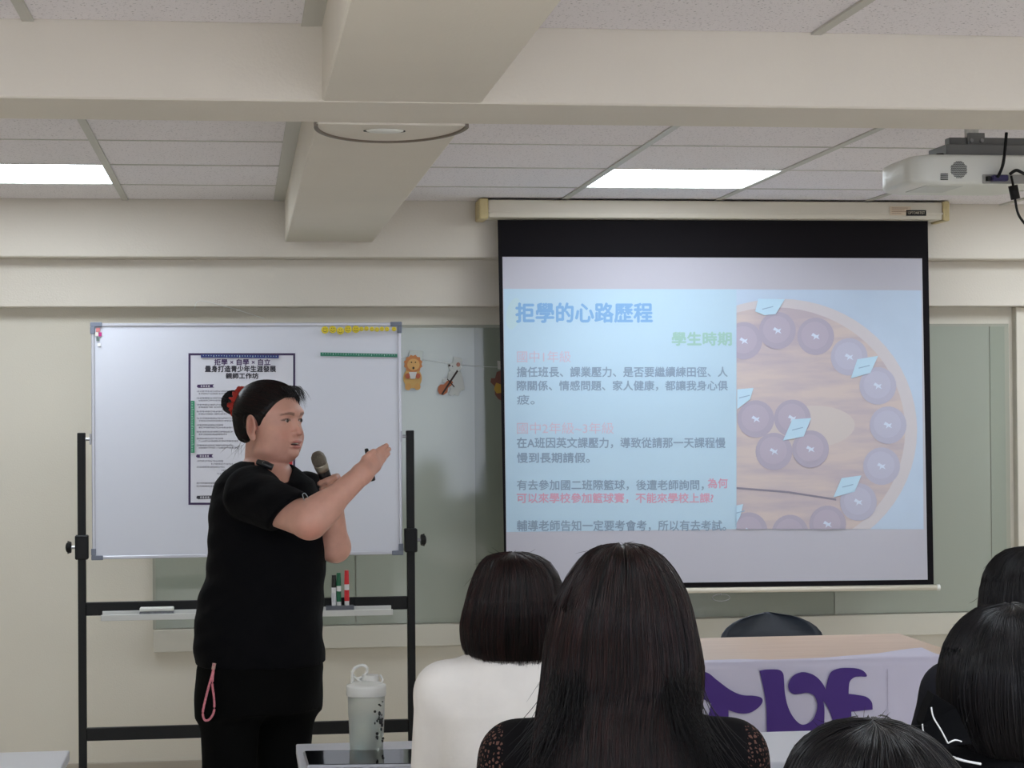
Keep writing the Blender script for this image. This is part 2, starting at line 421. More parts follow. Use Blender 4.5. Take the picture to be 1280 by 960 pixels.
nt.links.new(tc.outputs['Object'], mp.inputs[0]); nt.links.new(mp.outputs[0], n.inputs['Vector']); nt.links.new(n.outputs['Fac'], cr.inputs[0]); nt.links.new(cr.outputs[0], bb.inputs['Base Color'])
put(flat('board_rim', cpoly(ell(175, 440, 402, 385, 64)), PY, .0002, smat('rim', (202, 196, 200)))); PY -= .0004
put(flat('board_picture', cpoly(ell(160, 440, 382, 360, 64)), PY, .0002, woodS)); PY -= .0004
put(flat('board_glare', cpoly(ell(265, 430, 130, 62, 30, -.05)), PY, .0002, smat('glare', (201, 191, 188)))); PY -= .0004
put(flat('board_joint', cpoly([(48, 606), (200, 618), (340, 640), (340, 646), (200, 624), (48, 612)]), PY, .0002, smat('joint', (140, 134, 148)))); PY -= .0004
B1 = smat('ball', (174, 166, 182)); B2 = smat('ball_light', (180, 178, 196)); B3 = smat('shine', (206, 216, 232)); B4 = smat('ball_top', (180, 171, 186))
balls = [(70, 178, 0), (168, 148, 0), (280, 165, 0), (378, 225, 1), (462, 310, 1), (492, 425, 1), (473, 545, 1), (405, 650, 1), (315, 715, 0), (205, 742, 0), (85, 735, 0), (105, 407, 0), (212, 405, 0), (158, 502, 0), (265, 495, 0)]
for k, (X, Y, l) in enumerate(balls):
    y0 = PY-.0004*(k % 3)
    put(flat('ball_picture', cpoly(ell(X, Y, 54, 55, 26)), y0, .0002, B2 if l else B1))
    q = cpoly(ell(X-2, Y-3, 40, 40, 22)); y0 -= .0013
    if len(q) > 2: put(flat('ball_glow', q, y0, .0002, B4 if not l else smat('ball_l2', (185, 184, 202))))
    q = cpoly([(X-8, Y-10), (X+3, Y-3), (X+11, Y-6), (X+7, Y+2), (X+12, Y+9), (X+1, Y+4), (X-6, Y+10), (X-4, Y+1), (X-13, Y-2)])
    if len(q) > 2: put(flat('ball_shine', q, y0-.0005, .0002, B3))
PY -= .0028
tagp = smat('tag', (186, 214, 232))
for k, q in enumerate([[(103, 92), (112, 55), (190, 56), (163, 100), (130, 103)], [(383, 288), (402, 232), (463, 222), (440, 272)], [(50, 378), (50, 320), (98, 316), (88, 350)], [(184, 470), (212, 408), (267, 404), (245, 458)], [(332, 636), (356, 580), (414, 572), (394, 620)], [(48, 712), (48, 660), (68, 656), (60, 690)]]):
    put(flat('tag_picture', cpoly(q), PY, .0002, tagp))
    cx_ = sum(a for a, _ in q)/len(q); cy_ = sum(a for _, a in q)/len(q)
    put(flat('tag_marks', cpoly([(cx_-16, cy_+3), (cx_+16, cy_-5), (cx_+16, cy_-2), (cx_-16, cy_+6)]), PY-.0004, .0002, smat('tagink', (150, 176, 200))))
TY = SY-.0038
tb = smat('ink_title', (128, 170, 212)); tg = smat('ink_green', (158, 194, 184)); tp = smat('ink_pink', (206, 184, 200)); tk = smat('ink_grey', (140, 158, 178)); tr = smat('ink_red', (212, 162, 182))
def st(s, L, T, R, B, M, bold=.012):
    k = 2.91; put(text('slide_text', s, 620+L/k, 350+T/k, 620+R/k, 350+B/k, TY, M, None, bold, .0005))
st('拒學的心路歷程', 72, 84, 568, 154, tb, .03)
st('學生時期', 640, 190, 856, 238, tg, .03)
st('國中1年級', 76, 258, 272, 300, tp, .0)
st('擔任班長、課業壓力、是否要繼續練田徑、人', 76, 316, 842, 353, tk, .02)
st('際關係、情感問題、家人健康，都讓我身心俱', 76, 366, 842, 403, tk, .02)
st('疲。', 76, 418, 140, 453, tk, .012)
st('國中2年級~3年級', 76, 518, 428, 560, tp, .0)
st('在A班因英文課壓力，導致從請那一天課程慢', 76, 573, 834, 612, tk, .02)
st('慢到長期請假。', 76, 628, 340, 665, tk, .02)
st('有去參加國二班際籃球，後遭老師詢問，', 76, 727, 755, 765, tk, .015)
st('為何', 770, 722, 842, 757, tr, .02)
st('可以來學校參加籃球賽，不能來學校上課?', 76, 775, 790, 812, tr, .02)
st('輔導老師告知一定要考會考，所以有去考試。', 76, 874, 836, 914, tk, .015)

# ================================================================== projector
D = 5.45
pr = thing('projector', 'white projector hanging from the ceiling at the upper right edge', 'projector', (0, 0, 0))
pL = onY(1139, 220, D); zb_ = onY(1200, 231, D).z; zt_ = onY(1200, 192, D).z; zm_ = onY(1200, 229, D).z
x0_, x1_ = pL.x, pL.x+.40
pr.location = ((x0_+x1_)/2, D+.12, zb_)
def pp(o): o.parent = pr; o.location = -Vector(pr.location); return o
b = NB()
# rounded shell: loft of rounded-rectangle sections
xs_ = [(x0_, .55, .60), (x0_+.004, .74, .80), (x0_+.018, .92, .94), (x0_+.05, .99, .98), (x0_+.065, 1, 1), (x1_-.06, 1, 1), (x1_-.02, .85, .93), (x1_, .4, .6)]
rings = []
pwM = mat('projector_white', (222, 222, 214), .4)
for x, sy, sz in xs_:
    cy_, hy = D+.15+.02*(1-sy), .15*sy; zc_ = (zb_+zt_)/2-.004*(1-sz); hz = (zt_-zb_)/2*sz; ring = []
    for k in range(28):
        a = 2*pi*(k+.5)/28; ca, sa = cos(a), sin(a); e = .16 if sy > .98 else .26
        ring.append(b.verts.new((x, cy_+hy*math.copysign(abs(ca)**e, ca), zc_+hz*math.copysign(abs(sa)**e, sa))))
    rings.append(ring)
for A, B in zip(rings[:-1], rings[1:]):
    for k in range(28): b.faces.new((A[k], B[k], B[(k+1) % 28], A[(k+1) % 28]))
b.faces.new(rings[0]); b.faces.new(rings[-1][::-1]); bmesh.ops.recalc_face_normals(b, faces=b.faces[:])
pp(obj('body', b, pwM, None, True))
dark = mat('vent_dark', (60, 58, 56), .7)
gc = onY(1199, 212, D-.003); b = NB()
for i in range(-6, 7):
    for j in range(-6, 7):
        x, z = i*.0037+(j % 2)*.0018, j*.0037
        if x*x+z*z < .0235**2: cyl(b, gc+Vector((x, .0, z)), gc+Vector((x, .003, z)), .0012, seg=6)
g = pp(obj('speaker_grille', b, dark)); g['kind'] = 'stuff'
b = NB()
for k in range(4):
    a_ = onY(1176, 217.5+k*2.3, D-.002); c2 = onY(1185, 217.5+k*2.3, D-.002); box(b, (a_.x, D-.003, a_.z-.0012), (c2.x, D+.001, a_.z+.0012))
pp(obj('vent_slot', b, dark))
a_ = onY(1228, 218, D); c2 = onY(1300, 230, D)
pp(obj('port_panel', box(NB(), (a_.x, D-.002, c2.z), (a_.x+.17, D+.002, a_.z), .001), mat('port_grey', (150, 148, 142), .5)))
pp(obj('plug', box(NB(), (a_.x+.02, D-.03, c2.z+.005), (a_.x+.065, D-.002, a_.z-.004), .003), mat('vga_purple', (44, 36, 84), .5)))
pp(obj('plug', box(NB(), (a_.x+.008, D-.015, c2.z+.006), (a_.x+.02, D-.002, a_.z-.006), .002), black))
pp(obj('focus_ring', cyl(NB(), onY(1175, 195, D+.03), onY(1175, 192, D+.03), .011, seg=16), black))
pp(obj('lamp_door', box(NB(), (x0_+.05, D+.03, zb_-.001), (x0_+.16, D+.2, zb_+.003), .001), mat('door_white', (205, 206, 200), .5)))
pp(obj('lens', cyl(NB(), (x0_+.11, D+.295, (zb_+zt_)/2), (x0_+.11, D+.315, (zb_+zt_)/2), .032, seg=24), mat('lens_dark', (20, 20, 26), .1)))
gm = mat('mount_grey', (112, 112, 110), .5, metal=.3)
z1, z2 = onY(1200, 183, D+.1).z, onY(1200, 173, D+.1).z
b = NB(); box(b, (x0_+.12, D+.05, zt_-.005), (x1_-.04, D+.2, z1), .002); box(b, (x0_+.14, D+.08, z1), (x1_+.03, D+.12, z2), .002); pp(obj('mount_bracket', b, gm))
b = NB(); box(b, (x0_+.19, D+.07, z1), (x0_+.24, D+.078, z2+.012), .001); pp(obj('mount_plate', b, gm))
for dx in (.2, .23): pp(obj('bolt', cyl(NB(), (x0_+dx, D+.07, z2-.01), (x0_+dx, D+.064, z2-.01), .006, seg=6), steel))
b = NB(); cyl(b, (x0_+.22, D+.12, z2), (x0_+.22, D+.12, ZC-.008), .02, seg=16); box(b, (x0_+.15, D+.05, ZC-.012), (x0_+.29, D+.19, ZC-.007)); pp(obj('mount_pole', b, white))
b = NB(); tube(b, [onY(1258, 166, D-.02), onY(1256, 190, D-.03), onY(1253, 208, D-.035), onY(1247, 222, D-.035)], .0045, 8)
o = obj('signal_cable', b, black, None, True); tag(o, 'black cable dropping from above into the back of the projector', 'cable')
b = NB(); tube(b, [onY(1262, 218, D-.03), onY(1270, 213, D-.04), onY(1278, 216, D-.045), onY(1290, 222, D-.04)], .0045, 8)
tube(b, [onY(1264, 220, D-.035), onY(1267, 235, D-.045), onY(1269, 250, D-.05), onY(1274, 270, D-.05), onY(1290, 290, D-.03)], .0035, 8)
cyl(b, onY(1266, 232, D-.045), onY(1269.5, 249, D-.045), .013, seg=14)
o = obj('power_cable', b, black, None, True); tag(o, 'black cable with a round ferrite lump hanging behind the projector', 'cable')
# the projector's own beam
sd = bpy.data.lights.new('projector_beam', 'SPOT'); sd.energy = PROJ; sd.spot_size = radians(42); sd.spot_blend = .3; sd.shadow_soft_size = .03; sd.color = (.85, .9, 1)
so = bpy.data.objects.new('projector_beam', sd); COL.objects.link(so); so.location = (x0_+.11, D+.35, (zb_+zt_)/2)
so.rotation_euler = (Vector((1.92, SY, 1.42))-so.location).to_track_quat('-Z', 'Y').to_euler()

# ================================================================== whiteboard on its stand
WY = 7.7
wb = thing('whiteboard', 'white dry-erase board on a black wheeled frame with a marker tray', 'whiteboard', (.03, WY, 0))
def pw(o): o.parent = wb; o.location = -Vector(wb.location); return o
A_, B_ = onY(114, 404, WY), onY(503, 696, WY)
bx0, bx1, bz0, bz1 = A_.x, B_.x, onY(300, 696, WY).z, A_.z
pw(obj('panel', box(NB(), (bx0+.006, WY-.004, bz0+.006), (bx1-.006, WY+.012, bz1-.006)), mat('board_white', (205, 207, 216), .32, spec=.5)))
fw_ = .012
b = NB(); box(b, (bx0, WY-.009, bz1-fw_), (bx1, WY+.014, bz1), .002); pw(obj('frame_rail', b, alu))
b = NB(); box(b, (bx0, WY-.009, bz0), (bx1, WY+.014, bz0+fw_), .002); pw(obj('frame_rail', b, alu))
b = NB(); box(b, (bx0, WY-.009, bz0+fw_), (bx0+fw_, WY+.014, bz1-fw_), .002); pw(obj('frame_rail', b, alu))
b = NB(); box(b, (bx1-fw_, WY-.009, bz0+fw_), (bx1, WY+.014, bz1-fw_), .002); pw(obj('frame_rail', b, alu))
for sx_, x in ((1, bx0), (-1, bx1)):
    for sz_, z in ((1, bz0), (-1, bz1)):
        b = NB(); box(b, (x-sx_*.003, WY-.012, z-sz_*.003), (x+sx_*.04, WY+.016, z+sz_*.014), .002); box(b, (x-sx_*.0034, WY-.0126, z+sz_*.0135), (x+sx_*.014, WY+.0165, z+sz_*.04), .002)
        cyl(b, (x+sx_*.028, WY-.012, z+sz_*.006), (x+sx_*.028, WY-.0135, z+sz_*.006), .003, seg=8); pw(obj('corner_cap', b, greyp))
pxl, pxr = onY(102.5, 700, WY).x, onY(513.5, 700, WY).x; hw_ = .0145
ptop = onY(102, 541, WY).z; ptr = onY(513, 538, WY).z
for x, zt2 in ((pxl, ptop), (pxr, ptr)):
    b = NB(); box(b, (x-hw_, WY-.015, .07), (x+hw_, WY+.015, zt2), .002); pw(obj('post', b, black))
    b = NB(); box(b, (x-.018, WY-.28, .05), (x+.018, WY+.28, .085), .003); pw(obj('foot', b, black))
    for dy in (-.25, .25):
        b = NB(); cyl(b, (x-.01, WY+dy, .026), (x+.01, WY+dy, .026), .026, seg=18); box(b, (x-.014, WY+dy-.008, .03), (x+.014, WY+dy+.008, .055)); pw(obj('caster', b, black))
for (yt, yb) in ((753, 769.5), (910, 926)):
    za, zb2 = onY(105, yt, WY).z, onY(105, yb, WY).z
    b = NB(); box(b, (pxl+hw_, WY-.012, zb2), (pxr-hw_, WY+.012, za), .002); pw(obj('crossbar', b, black))
for x, s in ((pxl, -1), (pxr, 1)):
    zk = onY(100, 684, WY).z if s < 0 else onY(520, 675, WY).z
    b = NB(); box(b, (x-.024, WY-.024, zk-.045), (x+.024, WY+.02, zk+.045), .004); pw(obj('clamp', b, black))
    b = NB(); cyl(b, (x+s*.02, WY, zk), (x+s*.042, WY, zk), .006, seg=10); pw(obj('knob_shaft', b, steel))
    b = NB(); cyl(b, (x+s*.038, WY, zk), (x+s*.052, WY, zk), .02, .024, seg=8); sph(b, (x+s*.053, WY, zk), .018, 12, (.4, 1, 1)); pw(obj('knob', b, black))
    zk2 = onY(110, 549, WY).z
    b = NB(); cyl(b, (x, WY, zk2), (x-s*.04, WY, zk2), .006, seg=10); box(b, (x-s*.03, WY-.012, zk2-.02), (x-s*.036, WY+.012, zk2+.02)); pw(obj('pivot', b, steel))
tx0, tx1 = onY(127, 768, 7.64).x, onY(490, 760, 7.64).x; tz = onY(300, 766, 7.64).z
tray_t = tz+.012
b = NB(); box(b, (tx0, 7.60, tz-.016), (tx1, 7.688, tz-.004), .002); box(b, (tx0, 7.597, tz-.016), (tx1, 7.603, tz+.006), .001); box(b, (tx0, 7.683, tz-.006), (tx1, 7.688, tz+.012), .001)
pw(obj('tray', b, mat('tray_white', (200, 200, 196), .4)))
TZ = tz-.004
# things in the tray
x = onY(196, 760, 7.64).x
er = thing('eraser', 'white and grey felt board eraser lying in the marker tray', 'eraser', (x, 7.645, TZ))
obj('felt', box(NB(), (-.062, -.02, 0), (.062, .02, .017), .002), mat('felt_grey', (120, 122, 126), .9, noise=.2, nscale=90), er)
obj('back', box(NB(), (-.062, -.021, .017), (.062, .021, .031), .003), white, er)
xh = onY(425, 752, 7.64).x
mh = thing('marker_holder', 'clear grey cup strip holding three markers on the tray', 'holder', (xh, 7.645, TZ))
b = NB(); box(b, (-.052, -.016, 0), (.052, -.013, .024)); box(b, (-.052, .013, 0), (.052, .016, .024)); box(b, (-.052, -.016, 0), (.052, .016, .002))
for xx in (-.052, -.017, .017, .049): box(b, (xx, -.013, 0), (xx+.003, .013, .024))
obj('cup', b, mat('smoky_plastic', (110, 112, 120), .25, trans=.3), mh)
lblM = mat('marker_white', (214, 214, 214), .4)
for i, (px_, yt, c, lab) in enumerate(((417.5, 719, (22, 26, 22), 'black-capped marker standing in the tray beside the green one'), (423.5, 716, (18, 92, 62), 'green marker standing in the tray between black and red'), (433.5, 713, (196, 34, 44), 'red marker standing in the tray, rightmost of three'))):
    x = onY(px_, 750, 7.645).x; zt3 = onY(px_, yt, 7.645).z
    t = thing('marker', lab, 'marker', (x, 7.645, TZ+.0021), 0, 'markers in the tray'); h = zt3-TZ-.002
    cm = mat('cap_%d' % i, c, .35)
    obj('barrel', cyl(NB(), (0, 0, .0), (0, 0, h*.66), .0088, seg=16), lblM, t, False)
    obj('cap', cyl(NB(), (0, 0, h*.66), (0, 0, h), .0095, .0075, seg=16), cm, t)
    obj('band', cyl(NB(), (0, 0, h*.25), (0, 0, h*.52), .0092, seg=16), cm if i else mat('band_white', (200, 200, 204), .4), t)
# poster
BF = WY-.0045
def P3(px_, py_): return onY(px_, py_, BF)
purple = mat('poster_purple', (52, 34, 74), .6); paper = mat('poster_paper', (208, 208, 216), .55)
po = obj('poster', prism(NB(), pxz([(235.5, 441.5), (369, 441.5), (369, 631), (235.5, 631)], BF), BF, .0008), purple)
tag(po, 'printed event poster with purple border stuck on the whiteboard', 'poster')
PB = BF-.0009
obj('sheet', prism(NB(), pxz([(238.3, 444.3), (366.4, 444.3), (366.4, 628.3), (238.3, 628.3)], PB), PB, .0004), paper, po)
PB -= .0005; pk = 4.569
inkP = mat('poster_ink_purple', (66, 44, 88), .6); inkK = mat('poster_ink', (48, 46, 56), .6)
def pt(s, L, T, R, B, M, bold=.02): text('poster_text', s, 225+L/pk, 430+T/pk, 225+R/pk, 430+B/pk, PB, M, po, bold, .0004)
pt('拒學 × 自學 × 自立', 196, 86, 516, 121, inkP, .035)
pt('量身打造青少年生涯發展', 143, 124, 547, 160, inkK, .035)
pt('親師工作坊', 262, 166, 447, 198, inkK, .035)
for (X, Y, W_, M) in ((100, 241, 94, inkP), (95, 640, 94, inkP), (97, 876, 94, inkK)):
    q = [(X, Y-9), (X+W_, Y-11), (X+W_-8, Y), (X+W_+2, Y+8), (X+6, Y+10), (X-4, Y+4)]
    obj('heading_patch', tri(prism(NB(), pxz([(225+a/pk, 430+c/pk) for a, c in q], PB), PB, .0004)), M, po)
    b = NB()
    for k in range(4):
        for (dx, dy) in ((0, -4), (0, 0), (0, 4)):
            q = [(X+18+k*14, Y+dy-1.2), (X+28+k*14, Y+dy-1.2), (X+28+k*14, Y+dy+1.2), (X+18+k*14, Y+dy+1.2)]; prism(b, pxz([(225+a/pk, 430+c/pk) for a, c in q], PB-.0005), PB-.0005, .0003)
        q = [(X+22+k*14, Y-6), (X+24+k*14, Y-6), (X+24+k*14, Y+6), (X+22+k*14, Y+6)]; prism(b, pxz([(225+a/pk, 430+c/pk) for a, c in q], PB-.0005), PB-.0005, .0003)
    o = obj('heading_marks', b, paper, po); o['kind'] = 'stuff'
b = NB(); greyink = mat('poster_ink_grey', (112, 110, 122), .7)
rows = []
for k in range(9): rows += [(95, 270+k*38.6, 150 if k % 2 else 200, 0), (107, 284+k*38.6, 225 if k % 3 else 160, 0)]
rows += [(95, 668, 150, 0), (178, 685, 120, 0), (95, 703, 160, 0), (238, 722, 60, 0), (210, 741, 60, 0), (95, 795, 120, 0), (95, 812, 120, 0)]
rows += [(520, 270+k*38.6, 90, 0) for k in range(4)]
for X, Y, W_, _ in rows:
    x = X
    while x < X+W_:
        cw = 7.2
        for dy, l, r_ in ((-3.4, .1, .9), (0, .0, 1), (3.4, .15, .85)):
            if random.random() < .8:
                q = [(x+cw*l, Y+dy-.9), (x+cw*r_, Y+dy-.9), (x+cw*r_, Y+dy+.9), (x+cw*l, Y+dy+.9)]; prism(b, pxz([(225+a/pk, 430+c/pk) for a, c in q], PB), PB, .0003)
        mx_ = x+cw*random.uniform(.3, .7); q = [(mx_-.8, Y-4.5), (mx_+.8, Y-4.5), (mx_+.8, Y+4.5), (mx_-.8, Y+4.5)]
        prism(b, pxz([(225+a/pk, 430+c/pk) for a, c in q], PB), PB, .0003)
        x += cw+1.8
o = obj('small_print', b, greyink, po); o['kind'] = 'stuff'
# magnets on the board
def magstrip(px4, M, lab, name='magnetic_strip', yy=BF, vert=False, ticks=True):
    o = obj(name, prism(NB(), pxz(px4, yy), yy, .004), M); tag(o, lab, 'magnet')
    (xa, ya), (xb, yb) = px4[0], px4[2]
    if ticks:
        b = NB(); n = 30
        for k in range(1, n):
            f = k/n
            if vert: q = [(xa+.8, ya+(yb-ya)*f-.35), (xa+(2.6 if k % 5 else 3.6), ya+(yb-ya)*f-.35), (xa+(2.6 if k % 5 else 3.6), ya+(yb-ya)*f+.35), (xa+.8, ya+(yb-ya)*f+.35)]
            else:
                y_ = ya+(px4[1][1]-ya)*f; q = [(xa+(xb-xa)*f-.35, y_+.8), (xa+(xb-xa)*f+.35, y_+.8), (xa+(xb-xa)*f+.35, y_+(2 if k % 5 else 3)), (xa+(xb-xa)*f-.35, y_+(2 if k % 5 else 3))]
            prism(b, pxz(q, yy-.0042), yy-.0042, .0004)
        obj('scale_marks', b, mat('scale_ink', (178, 205, 198), .5), o)['kind'] = 'stuff'
    return o
magstrip([(251, 443), (348.5, 444), (348.5, 447.8), (251, 447)], mat('magnet_blue', (34, 48, 112), .5), 'dark blue magnetic strip along the top edge of the poster', yy=PB-.0005)
magstrip([(400.5, 440.5), (496.5, 442.5), (496.5, 446.6), (400.5, 445)], mat('ruler_green', (14, 112, 84), .4), 'green magnetic ruler lying level at the upper right of the whiteboard', 'magnetic_ruler')
obj_strip = magstrip([(238.5, 501), (243.2, 501), (243.2, 566), (238.5, 566)], mat('ruler_green2', (36, 140, 96), .4), 'green upright magnetic ruler on the left edge of the poster', 'magnetic_ruler', PB-.0005, True)
magstrip([(361, 576), (365.5, 575), (365.5, 583.5), (361, 584)], mat('magnet_red', (200, 40, 48), .4), 'small red magnet at the right edge of the poster by her chin', yy=PB-.0005, ticks=False)
yelM = mat('smiley_yellow', (222, 200, 34), .4, spec=.4); sk = mat('smiley_ink', (40, 44, 20), .5)
ordn = ['leftmost', 'second from the left', 'third from the left', 'fourth from the left', 'fifth from the left', 'sixth from the left', 'rightmost']
def smiley(px_, py_, r, lab, grp):
    c = onY(px_, py_, BF-.009); c.y = BF-.01
    t = thing('smiley_magnet', lab, 'magnet', (c.x, BF-.0096, c.z), 0, grp); rr = r/F*WY
    b = NB(); cyl(b, (0, .0, 0), (0, -.003, 0), rr, rr*.92, seg=20); obj('disc', b, yelM, t)
    b = NB()
    for s in (-1, 1): cyl(b, (s*rr*.3, -.0028, rr*.3), (s*rr*.3, -.0038, rr*.3), rr*.13, seg=8)
    tube(b, [(rr*.55*cos(a), -.0034, rr*.5*sin(a)) for a in [radians(q) for q in range(200, 341, 20)]], rr*.07, 6, 2)
    obj('face', b, sk, t)
for i, (X, Y) in enumerate(((240, 160), (328, 155), (416, 170), (504, 152), (592, 152))):
    smiley(380+X/9.143, 395+Y/9.143, 4.6, '%s of the five larger yellow smiley magnets on the board top' % ordn[i], 'larger smiley magnets')
for i, (X, Y) in enumerate(((657, 148), (714, 145), (776, 149), (834, 154), (890, 148), (948, 150), (1028, 150))):
    smiley(380+X/9.143, 395+Y/9.143, 2.9, '%s of the seven smaller yellow smiley magnets on the board top' % (ordn[i] if i < 6 else 'rightmost'), 'smaller smiley magnets')
for i, (q, c, lab) in enumerate((([(120, 410), (125, 410), (125, 415), (120, 415)], (196, 120, 120), 'tiny pink magnet high in the upper left corner of the whiteboard'),
                                 ([(119, 415.5), (123, 415.5), (123, 420), (119, 420)], (220, 216, 206), 'tiny cream magnet at the left, just under the pink ones'),
                                 ([(123.5, 415.5), (127, 415.5), (127, 420.5), (123.5, 420.5)], (182, 40, 120), 'tiny magenta magnet in the upper left corner of the whiteboard'),
                                 ([(120.5, 421), (124, 421), (124, 426), (120.5, 426)], (92, 110, 104), 'tiny grey-green magnet in the upper left of the whiteboard'),
                                 ([(122, 429), (126, 429), (126, 433), (122, 433)], (228, 228, 228), 'tiny white magnet lowest of the corner cluster on the whiteboard'))):
    o = obj('button_magnet', prism(NB(), pxz(q, BF-.0), BF-.0, .004), mat('mini_%d' % i, c, .4)); tag(o, lab, 'magnet')

# ================================================================== paper animals on a string
GY = 8.272
s1 = thing('string_garland', 'thin white string stretched across the window glass between board and screen', 'string', tuple(onY(560, 455, GY)))
o = obj('string', tube(NB(), [onY(498, 446, GY), onY(520, 448, GY), onY(560, 454, GY), onY(600, 458, GY), onY(625, 459, GY)], .0008, 5), mat('string_white', (214, 216, 210), .5), s1); o.location = -Vector(s1.location)
def cut(name, parts, lab, cat, base):
    r_ = thing(name, lab, cat, tuple(onY(*base, GY-.003)))
    for i, (nm, pts, c) in enumerate(parts):
        y = GY-.0025-.0009*i
        o = obj(nm, tri(prism(NB(), pxz(pts, y), y, .0008)), mat('paper_%d_%d_%d' % c, c, .7), r_); o.location = -Vector(r_.location)
def k2(P): return [(480+x/2.825, 380+y/2.825) for x, y in P]
cut('paper_lion', [('hat', k2([(92, 162), (138, 168), (134, 205), (84, 196)]), (196, 202, 196)),
                   ('body', k2(ell(101, 262, 33, 36, 20)), (200, 160, 96)), ('mane', k2([(103+ (34 if i % 2 else 29)*cos(a), 212+(34 if i % 2 else 29)*sin(a)) for i, a in enumerate([2*pi*q/24 for q in range(24)])]), (196, 128, 76)),
                   ('foot', k2(ell(85, 292, 11, 13, 12)), (200, 152, 88)), ('foot', k2(ell(118, 292, 11, 12, 12)), (200, 152, 88)),
                   ('face', k2(ell(104, 214, 22, 21, 18)), (216, 168, 104)), ('paw', k2(ell(84, 254, 9, 10, 10)), (176, 92, 66)), ('paw', k2(ell(120, 254, 9, 10, 10)), (176, 92, 66)),
                   ('cup', k2([(88, 240), (116, 240), (110, 264), (94, 264)]), (206, 204, 200)),
                   ('eye', k2(ell(97, 206, 2.5, 2.5, 8)), (30, 26, 20)), ('eye', k2(ell(111, 206, 2.5, 2.5, 8)), (30, 26, 20)), ('nose', k2(ell(104, 226, 4, 5, 8)), (40, 30, 24))],
    'paper cutout of an orange lion in a white hat hanging on the string', 'paper cutout', (516, 486))
cut('paper_bear', [('hat', k2([(246, 187), (278, 192), (274, 216), (242, 212)]), (204, 208, 204)),
                   ('body', k2([(228, 240), (240, 234), (262, 232), (276, 250), (282, 285), (286, 300), (276, 306), (268, 310), (262, 326), (250, 318), (240, 325), (228, 318), (236, 300), (228, 280), (206, 276), (208, 262), (226, 262)]), (200, 202, 196)),
                   ('head', k2([(228, 214), (238, 210), (252, 204), (268, 208), (276, 220), (268, 236), (252, 240), (236, 236), (230, 226)]), (208, 210, 204)), ('ear', k2(ell(262, 214, 7, 8, 10)), (170, 120, 104)),
                   ('cello', k2([(192, 292), (200, 284), (212, 284), (222, 272), (236, 268), (244, 276), (238, 288), (226, 296), (224, 312), (210, 322), (196, 318), (190, 306)]), (170, 100, 66)),
                   ('neck', k2([(202, 318), (206, 322), (262, 238), (258, 232)]), (48, 34, 28)), ('bow', k2([(222, 266), (224, 263), (250, 292), (247, 294)]), (60, 44, 34)), ('eye', k2(ell(242, 220, 2, 2, 8)), (30, 26, 24)), ('nose', k2(ell(231, 217, 4, 4, 8)), (60, 50, 48))],
    'paper cutout of a white bear playing a brown cello on the string', 'paper cutout', (565, 496))
cut('paper_monkey', [('hat', k2([(400, 200), (424, 204), (424, 232), (402, 230)]), (196, 192, 186)), ('body', k2([(378, 262), (392, 262), (398, 240), (424, 230), (424, 345), (404, 336), (392, 320), (390, 290), (376, 276)]), (120, 74, 62)),
                     ('scarf', k2([(388, 300), (396, 278), (424, 288), (424, 312), (398, 316)]), (190, 150, 60))],
    'brown paper animal cutout half hidden behind the projection screen', 'paper cutout', (618, 500))

# ================================================================== tables
tabW = mat('table_white', (206, 207, 214), .35, spec=.4); legM = mat('table_leg', (150, 150, 150), .4, metal=.6)
def desk(x0, x1, y0, y1, z, lab, top=tabW):
    t = thing('table', lab, 'table', ((x0+x1)/2, (y0+y1)/2, 0)); cx_, cy_ = (x0+x1)/2, (y0+y1)/2; hx, hy = (x1-x0)/2, (y1-y0)/2
    obj('tabletop', box(NB(), (-hx, -hy, z-.025), (hx, hy, z), .003, 2), top, t)
    for sx_ in (-1, 1):
        for sy_ in (-1, 1): obj('leg', cyl(NB(), (sx_*(hx-.05), sy_*(hy-.05), 0), (sx_*(hx-.05), sy_*(hy-.05), z-.025), .0125, seg=12), legM, t)
    obj('rail', box(NB(), (-hx+.05, hy-.06, z-.06), (hx-.05, hy-.04, z-.025)), legM, t)
    return t
DZ = .72
pf = onZ(370, 930, DZ); yf = pf.y; ynr = yf-.45
desk(pf.x, pf.x+.62, ynr, yf, DZ, 'white table in the middle holding the clear bottle and the tablet')
pl = onZ(87, 938, DZ); desk(pl.x-1.2, pl.x, ynr, pl.y, DZ, 'white table corner at the lower left edge of the photo')
pr_ = onZ(1000, 913.5, DZ); xa = pf.x+.64
desk(xa, xa+1.2, ynr+.02, pr_.y, DZ, 'white table between the long-haired woman and the purple banner')
# teacher's desk (wood top)
woodM = bpy.data.materials.new('desk_wood'); woodM.use_nodes = True
nt = woodM.node_tree; bb = nt.nodes['Principled BSDF']; bb.inputs['Roughness'].default_value = .4
tc = nt.nodes.new('ShaderNodeTexCoord'); mp = nt.nodes.new('ShaderNodeMapping'); mp.inputs['Scale'].default_value = (1, 14, 14)
n = nt.nodes.new('ShaderNodeTexNoise'); n.inputs['Scale'].default_value = 3; n.inputs['Detail'].default_value = 7
cr = nt.nodes.new('ShaderNodeValToRGB'); cr.color_ramp.elements[0].color = lin((190, 160, 136)); cr.color_ramp.elements[1].color = lin((214, 188, 166))
nt.links.new(tc.outputs['Object'], mp.inputs[0]); nt.links.new(mp.outputs[0], n.inputs['Vector']); nt.links.new(n.outputs['Fac'], cr.inputs[0]); nt.links.new(cr.outputs[0], bb.inputs['Base Color'])
WZ = .76
ya, yb = onZ(900, 797, WZ).y, onZ(900, 829, WZ).y; xr_ = onZ(1139, 797, WZ).x; xl_ = xr_-1.15
td = thing('teacher_desk', 'wood-topped desk behind the purple-lettered banner, under the screen', 'desk', ((xl_+xr_)/2, (ya+yb)/2, 0))
